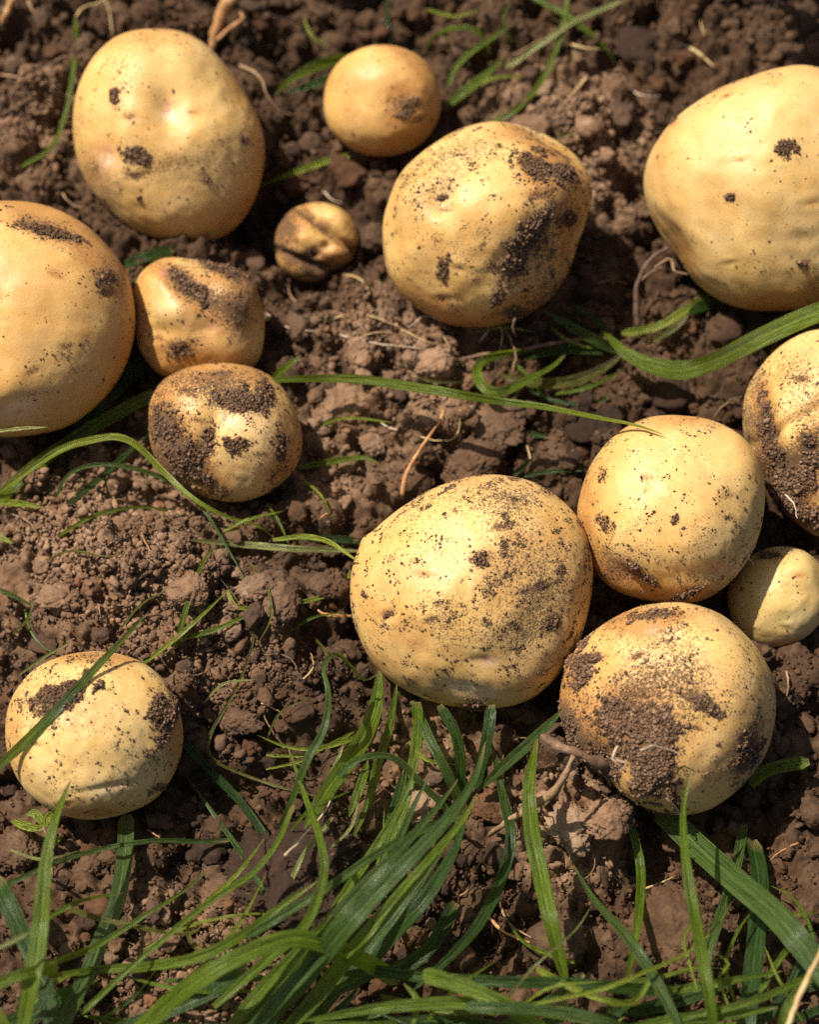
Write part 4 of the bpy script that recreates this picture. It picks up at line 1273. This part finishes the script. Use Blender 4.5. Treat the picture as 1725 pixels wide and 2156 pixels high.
# --- grass clump below the biggest potato
blade('g', 46, (34, 30, 20, 10), "640,1745 690,1662 735,1600 772,1540 792,1480 800,1405", "broad glossy leaf coming out from under the biggest potato on its left", prof='both')
blade('g', 24, (4, 14, 16), "740,1770 775,1690 792,1620 820,1530 836,1440", "narrow leaf right of the broad glossy leaf", prof='both')
blade('b', 27, (6, 16, 14, 6), "975,1705 940,1622 902,1550 868,1475", "leaf slanting right from under the biggest potato", prof='none')
blade('d', 28, (6, 16, 12), "968,1670 970,1600 958,1540 925,1485", "curved dark leaf under the bottom of the biggest potato", prof='none')
blade('g', 28, (4, 10, 12), "850,1700 868,1620 880,1540 880,1478", "upright leaf below the biggest potato", prof='none')
blade('d', 30, (14, 20, 16), "1000,1660 1020,1580 1030,1530 1036,1482", "dark leaf dropping from the bottom right of the biggest potato", prof='none')
blade('b', 50, (14, 30, 46, 60, 62, 52), "500,2210 620,2085 700,1985 790,1882 880,1792 960,1702 1003,1630 1022,1562", "longest blade of the sheaf slanting through the bottom middle", roll=(-10, 0, 8, 0), fold=.14)
blade('b', 40, (12, 28, 44, 56, 50), "455,2215 580,2085 672,1972 765,1866 850,1780 920,1700 965,1640", "left blade of the sheaf slanting through the bottom middle", roll=(-20, -10, 0), fold=.16)
blade('g', 42, (12, 26, 42, 54, 48), "560,2215 660,2105 745,2000 830,1900 910,1805 975,1725 1005,1670", "right blade of the sheaf slanting through the bottom middle", roll=(10, 0, 14), fold=.16)
blade('d', 46, (10, 24, 34, 30), "730,2080 830,1962 900,1885 955,1795 985,1705", "broad shaded blade below the sheaf", roll=(20, 10, 30))
blade('b', 42, (8, 20, 30, 30), "640,2180 720,2060 800,1960 880,1860 950,1760", "second wide blade lying under the sheaf", roll=(-15, -5, 0))
blade('b', 30, (12, 22, 28), "1008,1664 1060,1614 1120,1560 1184,1496", "dark leaf with pale damage marks between the two big lower potatoes", prof='both')
blade('g', 44, (14, 30, 34, 34, 26), "1202,2095 1190,2060 1165,1960 1140,1850 1120,1750 1115,1650 1132,1555", "tall upright blade left of the mud patched potato", prof='both', roll=(10, -10, 15))
blade('d', 31, (30, 28, 26, 22, 14, 10), "870,2085 950,2012 1010,1942 1055,1852 1076,1762 1060,1680 1035,1560", "long blade bending down below the sheaf of blades", prof='both')
blade('g', 24, (14, 30, 40), "685,1938 740,1860 800,1770 850,1680 882,1588", "light pointed blade left of the sheaf", roll=(15, 5, -20))
blade('b', 15, (10, 30, 40, 30, 20), "655,1730 700,1652 750,1602 800,1590 840,1602 880,1642 940,1702 965,1730", "arched narrow blade in the grass clump", prof='none')
blade('p', 17, (10, 18), "640,1730 690,1650 724,1566", "pale tipped short blade in the grass clump")
blade('g', 27, (24, 34, 42, 40, 34, 30), "450,2120 560,2022 640,1950 680,1850 675,1770 640,1670 604,1566", "long bright blade curving through the bottom left of centre", roll=(10, -20, 20))
blade('y', 12, (4, 8, 8), "790,1500 760,1545 720,1562 660,1576 600,1571 542,1548", "thin yellow green blade left of the broad glossy leaf")
blade('y', 8, (4, 6, 4), "560,1590 640,1590 700,1565 745,1540", "thin yellow stem crossing left of the broad glossy leaf", prof='none')
blade('g', 20, (6, 14, 18), "680,1690 700,1640 745,1580", "short leaf left of the narrow leaf in the clump")
blade('d', 22, (4, 12, 12), "800,1790 830,1700 850,1620", "dark upright leaf in the middle of the clump", prof='both')
blade('g', 26, (4, 12, 14), "735,1720 760,1650 775,1600", "green leaf in the left of the clump", prof='both')
blade('g', 24, (6, 16, 18), "795,1830 830,1750 856,1690 868,1640", "upright leaf in front of the middle of the clump", prof='both')
blade('b', 18, (30, 36, 40), "780,1880 830,1790 870,1700 900,1640", "narrow blade beside the sheaf")
fibre('white', 6, (30, 20, 6), "600,1800 640,1760 690,1700 700,1660", "pale withered stem crossing the lower left grass", cat="straw", name="straw")
blade('p', 11, (6, 16, 16), "560,1930 600,1880 640,1800 700,1720", "pale stem joining two blades at lower left", prof='none')

# --- bottom left
blade('g', 46, (40, 44, 46, 48, 50), "40,2200 60,2095 80,1990 90,1880 102,1780 125,1700 149,1642", "tall bright blade in the lower left corner reaching the potato", over=5, roll=(15, 0, 20))
blade('d', 48, (30, 30, 26), "118,2200 100,2100 70,2020 30,1930 -10,1850", "broad dark blade in the lower left corner", prof='none')
blade('b', 43, (24, 28, 20, 12, 8), "125,2180 150,2120 190,2040 215,1972 245,1900 262,1800 266,1715", "broad blade hanging from beneath the lower left potato", prof='none', roll=(20, 10, -10, 0))
blade('b', 11, (20, 24, 16, 8), "-5,1872 80,1832 160,1802 240,1782 330,1770 420,1772 485,1768", "long thin blade crossing below the lower left potato", prof='none')
blade('p', 11, (60, 60), "-10,1998 30,1980 64,1962", "pale blade tip at the lower left edge")
blade('o', 13, (26, 30, 30, 26, 22, 16, 10), "140,1910 200,1932 280,1950 350,1965 402,1966 422,1950 412,1934 395,1952 402,1985 436,2008", "curled olive blade tip at lower left", prof='none', roll=(0, 20, 60, 60, 20))
blade('g', 15, (40, 36, 30, 30), "-10,2072 100,2030 200,1992 300,1930 380,1880 440,1830", "long thin blade slanting up at lower left")
blade('g', 13, (34, 36, 38, 36, 40), "170,2135 260,2050 330,1990 400,1930 470,1880 530,1840 580,1780 618,1695", "long narrow ribbed blade crossing the lower left", prof='none')
blade('g', 28, (24, 28, 30, 30, 24), "80,2060 200,2042 300,2036 420,2014 520,1962 600,1902 668,1855", "long level blade along the lower left", prof='both')
blade('g', 46, (30, 44, 54, 50, 34, 16), "270,2190 380,2092 470,2032 560,1990 625,1976 690,1990 760,2020 840,2065", "broad glossy leaf with bright shine at the bottom left", roll=(25, 15, 5, 10), fold=.1, prof='none')
blade('g', 34, (28, 38, 42), "470,2180 560,2072 640,1988 700,1925", "bright blade right of the glossy bottom leaf")
blade('b', 38, (28, 38, 44), "530,2175 590,2100 680,2010 770,1935", "grey green blade left of the sheaf at the bottom")
blade('b', 22, (36, 38, 36, 30), "520,1972 620,1912 700,1862 790,1800 880,1752 990,1708", "long narrow blade crossing under the sheaf", prof='none')
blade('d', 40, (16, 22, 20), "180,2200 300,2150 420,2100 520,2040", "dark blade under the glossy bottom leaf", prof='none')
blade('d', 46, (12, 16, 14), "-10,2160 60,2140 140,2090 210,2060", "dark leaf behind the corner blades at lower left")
blade('g', 30, (50, 50, 44), "-15,2075 50,2050 120,2040", "short blade end at the lower left edge", prof='none')
blade('g', 26, (44, 40, 30), "-12,2120 10,2160 30,2210", "blade stub in the lower left corner", prof='none')
# --- bottom right
blade('g', 25, (14, 22, 20, 12, 6), "1318,2065 1330,2020 1345,1930 1350,1830 1330,1740 1298,1655", "slim curved blade below the mud patched potato", prof='both')
blade('b', 66, (56, 46, 30, 16), "1800,2120 1725,2032 1640,1932 1560,1862 1470,1782 1388,1702", "broad flat blade slanting out to the lower right corner", prof='none', roll=(0, 10, 5), fold=.1)
blade('g', 32, (46, 50, 54, 56, 58), "1506,2200 1495,2100 1475,1990 1455,1880 1442,1780 1440,1700 1456,1617", "tall pointed blade standing before the mud patched potato", over=4, roll=(5, -5, 10))
blade('b', 31, (50, 40, 26, 10), "1440,2180 1380,2062 1320,1972 1250,1892 1204,1816", "soil flecked blade slanting across the lower right")
blade('b', 27, (20, 18, 10, 6), "1478,2058 1490,2010 1520,1920 1550,1830 1568,1735", "blade leaning right behind the tall pointed one", prof='none')
blade('d', 48, (26, 22, 14, 8), "1568,2180 1585,2050 1595,1950 1600,1850 1585,1765", "broad shaded blade at the lower right", prof='none')
blade('g', 33, (8, 16, 14), "1582,1655 1620,1622 1705,1603", "short bent blade right of the mud patched potato", prof='none', roll=(40, 10, 0))
blade('g', 9, (26, 20, 8), "1718,1995 1702,1940 1670,1890 1622,1864", "thin arched blade at the right edge")
BOT = [('d', 30, (22, 26, 26, 22), "700,2030 900,2058 1050,2066 1200,2070 1330,2082 1425,2086", "long level blade across the bottom right of centre"),
       ('g', 34, (30, 36, 36, 30), "640,2150 820,2120 1000,2112 1150,2130 1300,2165", "glossy level blade along the bottom edge"),
       ('g', 42, (40, 44, 42), "890,2050 1000,2085 1090,2130 1160,2185", "broad blade slanting down at the bottom middle"),
       ('b', 30, (46, 46, 40), "980,2120 1120,2125 1230,2140 1340,2175", "shiny blade at the bottom edge right of centre"),
       ('y', 10, (34, 40, 44, 40, 30), "1100,2118 1260,2085 1350,2050 1440,2010 1500,1960 1548,1890", "thin bright stem rising through the lower right"),
       ('g', 20, (44, 44, 40), "1400,2150 1560,2115 1650,2082 1740,2035", "blade curving along the bottom right edge"),
       ('g', 24, (30, 34, 30), "1380,2092 1500,2072 1650,2044", "level blade behind the tall pointed one"),
       ('y', 16, (24, 30, 26), "1130,2040 1230,2090 1330,2110 1380,2040", "yellow green bent blade at the bottom right"),
       ('g', 28, (40, 44, 40), "1250,2185 1400,2150 1520,2140 1640,2120", "blade lying along the bottom right edge"),
       ('g', 10, (20, 16, 6), "1210,2026 1160,2010 1100,1980 1062,1928", "thin dark blade at the bottom right of the sheaf"),
       ('y', 8, (40, 40, 30), "1470,2090 1450,2020 1440,1975 1470,1920", "thin curling stem near the tall pointed blade"),
       ('y', 7, (40, 40, 34), "1540,2130 1515,2060 1535,2030 1500,2000", "thin yellow stem bent at the bottom right"),
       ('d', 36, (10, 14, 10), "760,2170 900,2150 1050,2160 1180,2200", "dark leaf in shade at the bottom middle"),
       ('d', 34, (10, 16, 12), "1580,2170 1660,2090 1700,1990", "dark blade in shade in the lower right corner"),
       ('g', 30, (44, 46, 40), "1640,2190 1670,2100 1740,2040", "bright blade in the lower right corner"),
       ('b', 22, (20, 24, 22), "620,2130 760,2065 860,2020", "dark blade crossing under the bend at the bottom middle"),
       ('g', 16, (30, 34), "860,2180 880,2110 850,2070", "short curled shoot at the bottom middle"),
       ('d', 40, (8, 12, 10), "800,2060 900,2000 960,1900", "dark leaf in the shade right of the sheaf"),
       ('d', 30, (12, 16, 12), "1260,2120 1340,2130 1460,2100 1560,2060", "dark blade behind the bottom right grass"),
       ('g', 14, (26, 30, 20), "1600,2090 1650,2010 1700,1960", "thin leaf near the right edge at the bottom"),
       ('b', 18, (24, 28, 20), "980,2190 1080,2150 1180,2090 1230,2050", "grey green blade rising at the bottom middle")]
for m, w, h, p, lab in BOT:
    blade(m, w, h, p, lab, prof=random.choice(['tip', 'both', 'none']))
fibre('straw', 12, (70, 66, 60), "1655,2175 1690,2085 1735,1995", "straw stem in the lower right corner", cat="straw", name="straw", taper=(1, 1))
fibre('root', 7, (2, 5, 3), "1045,1890 1075,1945 1120,1975", "short brown rootlet at the bottom right of centre")
fibre('orange', 9, (2, 6, 3), "1018,1920 1060,1960 1115,1985", "orange brown rootlet at the bottom right of centre")
fibre('orange', 8, (2, 5, 3), "860,1990 905,1955 960,1935", "short orange rootlet right of the sheaf")
fibre('root', 4, (2, 5, 2), "1210,1695 1240,1750 1290,1790", "fine rootlet below the mud patched potato")
fibre('white', 4, (20, 10, 3), "1590,1150 1575,1170 1590,1190", "fine white rootlet on the little olive potato", over=1)

# --- things that belong to the mud patched potato
mp = POTATOES['mud_patch'].obj
fibre('stub', 25, (20, 32, 32, 30), "1285,1612 1240,1594 1195,1578 1147,1556", None, name="stalk_stub", parent=mp, taper=(1.3, .8, .75, 1.0), knob=.35)
fibre('root', 15, (34, 30, 16, 8), "1208,1590 1190,1632 1150,1680 1090,1716 1030,1758", None, name="root", parent=mp, taper=(.8, 1.1, 1, .9), knob=.2)
fibre('root', 6, (20, 16, 8), "1140,1690 1145,1715 1165,1722", None, name="root_hair", parent=mp)
fibre('white', 5, (60, 60), "1300,1570 1290,1600 1320,1605 1305,1625", None, name="root_hair", parent=mp, over=2.5)
fibre('white', 4, (60, 60), "1350,1580 1380,1570 1440,1590", None, name="root_hair", parent=mp, over=3.5)
fibre('dark', 7, (30, 20, 14), "1405,1680 1430,1712 1460,1760", None, name="root", parent=mp, over=2, knob=.3)
fibre('white', 4, (40, 40), "1655,1040 1672,1060 1680,1092", None, name="root_hair", parent=POTATOES['creased_edge'].obj, over=3)
fibre('dark', 6, (20, 16), "1085,670 1080,690 1088,708", None, name="root_hair", parent=POTATOES['knobbed'].obj, over=2)

# --- weed seedling at lower left
seed_root = bpy.data.objects.new("weed_seedling", None)
COL.objects.link(seed_root)
sp0 = at(108, 1850, 0.0); sp0[2] = float(gh(sp0[0], sp0[1]))
seed_root.location = sp0
seed_root.empty_display_size = 0.01
tag(seed_root, "small weed seedling with yellow green leaves beside the lower left potato", "weed")


def seed_part(o):
    o.location = np.array(o.location) - sp0
    o.parent = seed_root


st_ = fibre('purple', 9, (1, 8, 14), "110,1850 105,1795 92,1742", "x", name="stem"); seed_part(st_)
for pth, w_, hh_ in (("92,1742 85,1725 72,1712 55,1716", 20, (14, 16, 16)), ("92,1742 100,1722 118,1706", 18, (14, 16, 16)), ("92,1745 60,1740 22,1728", 20, (12, 12, 10)), ("100,1790 120,1770 128,1760", 10, (8, 9))):
    W, t, dep, ln = place_path(pth, hh_, 0, w_)
    lf = ribbon_mesh(W, t, w_ * dep.mean() / FPX, (10, -20), .15, "leaf", GM['y'], prof='both'); seed_part(lf)
for o_ in seed_root.children:
    for k_ in ("label", "category", "group"):
        if k_ in o_:
            del o_[k_]


# ------------------------------------------------------------------ thick grass along the bottom edge, one tuft of many blades
def rooted_clump(name, label, cat, root, specs, mats):
    e = bpy.data.objects.new(name, None)
    COL.objects.link(e)
    e.location = root
    e.empty_display_size = 0.01
    tag(e, label, cat)
    for W, w, roll, prof, m in specs:
        n = len(W)
        lf = ribbon_mesh(W, np.linspace(0, 1, n), w, roll, .15, "blade", GM[m], prof=prof)
        lf.location = np.array(lf.location) - np.array(root)
        lf.parent = e
    return e


specs = []
rr_ = random.Random(5)
for i in range(24):
    x0 = rr_.uniform(120, 1700); y0 = rr_.uniform(2060, 2230)
    a = rr_.choice([rr_.uniform(-25, 25), rr_.uniform(155, 205), rr_.uniform(20, 60)])
    ln = rr_.uniform(160, 380)
    pth = " ".join("%.0f,%.0f" % (x0 + ln * q * math.cos(math.radians(a)), y0 - ln * q * math.sin(math.radians(a)) * .6 + 14 * math.sin(q * 3)) for q in (0, .35, .7, 1))
    h0 = rr_.uniform(3, 12)
    W, t, dep, l_ = place_path(pth, (h0, h0 + rr_.uniform(4, 16), h0 + rr_.uniform(0, 12)), 0, 20)
    specs.append((W, rr_.uniform(10, 26) * dep.mean() / FPX, (rr_.uniform(-30, 30), rr_.uniform(-30, 30)), rr_.choice(['tip', 'tip', 'both']), rr_.choice("ddgbdg")))
tr = at(900, 2200, 0.0)
rooted_clump("grass_tuft", "low tuft of many dark grass blades lying along the bottom edge", "grass", tr, specs, None)


# ------------------------------------------------------------------ unseen growth added outside the picture to cast shade into it
def tall_clump(name, label, px, py, n, hmin, hmax, spread, wmm, seed, lean=(0, 0)):
    r = random.Random(seed)
    c = at(px, py, 0.0); c[2] = float(gh(c[0], c[1]))
    sp = []
    for i in range(n):
        a = r.uniform(0, 6.283); h = r.uniform(hmin, hmax); d = r.uniform(.1, 1) * spread
        b0 = c + np.array([r.gauss(0, .012), r.gauss(0, .02), -0.003])
        top = b0 + np.array([math.cos(a) * d + lean[0] * h, math.sin(a) * d + lean[1] * h, h])
        W = []
        for q in np.linspace(0, 1, 14):
            p = b0 * (1 - q) + top * q
            p = p + np.array([0, 0, h * .35 * math.sin(q * math.pi * .8) * q])
            W.append(p)
        sp.append((np.array(W), wmm * r.uniform(.6, 1.3) * .001, (r.uniform(-60, 60), r.uniform(-60, 60)), 'tip', r.choice("gdb")))
    return rooted_clump(name, label, "grass", c, sp, None)


def leafy_shade_caster(name, label, px, py, clumps, seed):
    """an added shade caster shaped as a broad leaved plant: stems rising from one root, leaves around each stem's top"""
    r = random.Random(seed)
    c = at(px, py, 0.0); c[2] = float(gh(c[0], c[1])) - .004
    e = bpy.data.objects.new(name, None)
    COL.objects.link(e)
    e.location = c
    e.empty_display_size = 0.01
    tag(e, label, "plant")
    for dx, dy, h, n, rad in clumps:
        top = c + np.array([dx, dy, h])
        W = np.array([c * (1 - q) + top * q + np.array([0, 0, .15 * h * math.sin(q * math.pi)]) for q in np.linspace(0, 1, 12)])
        tube_mesh(W, np.linspace(.004, .0018, 12), "stem", GM['g'], parent=e, sides=6, knob=.05, seed=seed)
        for i in range(n):
            a = r.uniform(0, 6.283); l = rad * r.uniform(.7, 1.2)
            b0 = top + np.array([r.gauss(0, rad * .35), r.gauss(0, rad * .35), r.uniform(-.02, .02)])
            d = np.array([math.cos(a), math.sin(a), 0])
            P_ = np.array([b0 + d * l * q + np.array([0, 0, .2 * l * math.sin(q * 2.6) - .25 * l * q * q]) for q in np.linspace(0, 1, 12)])
            lf = ribbon_mesh(P_, np.linspace(0, 1, 12), l * .62, (r.uniform(-25, 25), r.uniform(-25, 25)), .12, "leaf", GM[r.choice("gdd")], prof='both')
            lf.location = np.array(lf.location) - c
            lf.parent = e
    return e


leafy_shade_caster("added_shade_plant", "added leafy shade caster standing unseen beyond the top edge", 1230, -110, [(.0, .0, .27, 26, .036), (.03, .015, .25, 16, .036), (.055, .03, .24, 12, .036)], 9)  # added out of view to throw shade on the top right corner

# ------------------------------------------------------------------ thin stray blades and dry wisps
STRAY = ["120,1130 200,1085 290,1068 372,1075", "40,1420 90,1385 150,1350", "560,1060 585,1095 610,1150", "470,1120 520,1095 600,1075", "610,1330 660,1300 720,1290",
         "560,1620 640,1600 700,1560", "600,1760 660,1700 740,1665", "430,1900 500,1840 560,1760", "300,2000 400,1950 520,1925 640,1930", "60,1960 160,1900 260,1880",
         "20,1790 90,1810 170,1790", "330,2110 420,2040 500,1950 560,1840", "700,1980 760,1900 800,1800 810,1700", "1040,2140 1120,2040 1210,1960 1250,1900", "1560,2140 1530,2040 1555,1960 1600,1900",
         "1300,2156 1360,2080 1450,2040 1540,2040", "1690,2150 1640,2060 1610,1990", "1210,2150 1180,2080 1200,2000", "1080,2130 1160,2080 1270,2066", "900,2150 960,2080 1050,2020",
         "1620,1960 1660,1930 1725,1920", "860,1560 900,1600 960,1610", "690,1790 740,1740 760,1660", "60,2120 130,2060 230,2030", "200,2156 280,2100 330,2040",
         "990,190 1040,165 1110,160", "1080,90 1060,50 1075,0", "640,40 660,80 700,100", "1160,690 1200,720 1260,735", "1170,830 1240,815 1330,770"]
SL = ["arching beside the left mound", "above the lower left potato", "hanging below the dirty small potato", "crossing the bright arching blade", "beside the short dry flake",
      "left of the grass clump", "over the broken topped clod", "over the large rough clod", "level above the glossy bottom leaf", "beside the tall corner blade",
      "across the weed seedling", "steep at the bottom left", "in the sheaf of blades", "left of the soil flecked blade", "bent near the broad shaded blade",
      "under the thin bright stem", "in the lower right corner", "beside the tall upright blade foot", "level at the bottom right", "near the bottom edge middle",
      "at the right edge near the bottom", "under the biggest potato", "in the left of the clump", "in the lower left corner", "near the dark bottom leaf",
      "behind the small round potato", "near the crossing blades at the top", "at the top between two potatoes", "in front of the trampled weed", "below the trampled weed"]
rs_ = random.Random(21)
for pth, sl in zip(STRAY, SL):
    low = float(pth.split()[0].split(",")[1]) > 1650
    hh0 = rs_.uniform(14, 40) if low else rs_.uniform(6, 12)
    blade(rs_.choice("gyypgb" if low else "ypyg"), rs_.uniform(6, 11), (hh0 * .5, hh0 + 6, hh0 * .7), pth, "thin stray blade " + sl, roll=(rs_.uniform(-30, 30), rs_.uniform(-30, 30)))
WISP = [(150, 430, "above the left edge potato"), (700, 420, "above the shrivelled potato"), (610, 620, "below the shrivelled potato"), (760, 590, "left of the knobbly potato"), (1300, 480, "right of the knobbly potato"),
        (1290, 590, "between the knobbly and clean right potatoes"), (690, 1080, "right of the dirty small potato"), (820, 900, "above the orange brown root"), (1110, 940, "above the biggest potato"), (560, 1010, "beside the dirty small potato"),
        (60, 1100, "on the left mound edge"), (300, 1130, "on the left mound crest"), (210, 1290, "on the left mound foot"), (420, 1420, "right of the lower left potato"), (600, 1380, "left of the biggest potato"),
        (330, 1760, "below the lower left potato"), (520, 1700, "near the wavy olive stem"), (1080, 1560, "between the two big lower potatoes"), (1250, 1830, "in the dark lower right soil"), (1390, 1860, "left of the tall pointed blade"),
        (1650, 1790, "right of the broad flat blade"), (980, 1880, "right of the sheaf"), (1660, 1450, "right of the mud patched potato"), (640, 150, "left of the small round potato"), (1350, 200, "left of the clean right potato"),
        (1480, 60, "in the top right soil"), (70, 300, "left of the large oval potato"), (880, 850, "under the long straight blade"), (1530, 850, "left of the creased potato"), (760, 820, "beside the rough crumbly clod")]
for i, (wx, wy, wl) in enumerate(WISP):
    a = rs_.uniform(0, 6.28); ln = rs_.uniform(35, 90); bend = rs_.uniform(-.5, .5)
    pp = " ".join("%.0f,%.0f" % (wx + ln * (q - .5) * math.cos(a + bend * q * 2), wy + ln * (q - .5) * math.sin(a + bend * q * 2)) for q in (0, .33, .66, 1))
    fibre(rs_.choice(['straw', 'root', 'white', 'root', 'orange']), rs_.uniform(2.5, 6), (2, rs_.uniform(4, 8), 2.5), pp, "short dry wisp " + wl, name="dry_wisp", cat="straw", group="dry wisps on the soil")


MORE = [("95,1180 150,1160 230,1172 300,1150", "across the back of the left mound"), ("250,1330 300,1270 380,1230", "on the front of the left mound"), ("520,1180 560,1230 570,1300 540,1360", "hanging by the pale rounded clod"),
        ("640,1010 680,1050 700,1110", "between the dirty small potato and the biggest one"), ("660,900 730,880 830,890", "above the pale brown pebble"), ("1000,700 1060,690 1130,700", "under the knobbly potato"),
        ("850,760 900,800 980,805", "over the crumbly clod below the knobbly potato"), ("430,1480 470,1440 540,1430", "right of the lower left potato"), ("660,1340 690,1380 680,1420", "above the crumpled blade"), ("560,1560 590,1500 650,1470", "beside the crumpled blade"),
        ("1130,330 1180,290 1240,270", "behind the knobbly potato"), ("900,20 960,35 1010,20", "at the top edge middle"), ("20,1340 60,1300 70,1250", "at the left edge above the lower left potato")]
for pth, sl in MORE:
    blade(rs_.choice("ypo"), rs_.uniform(5, 8), (4, rs_.uniform(8, 14), 6), pth, "fine pale strand " + sl, roll=(rs_.uniform(-30, 30), rs_.uniform(-30, 30)))
leafy_shade_caster("added_shade_plant", "added leafy shade caster unseen beyond the top edge behind the large oval potato", 150, -430, [(.0, .0, .22, 20, .04), (.045, .0, .22, 12, .036)], 12)  # second added caster, there only to darken the strip along the top
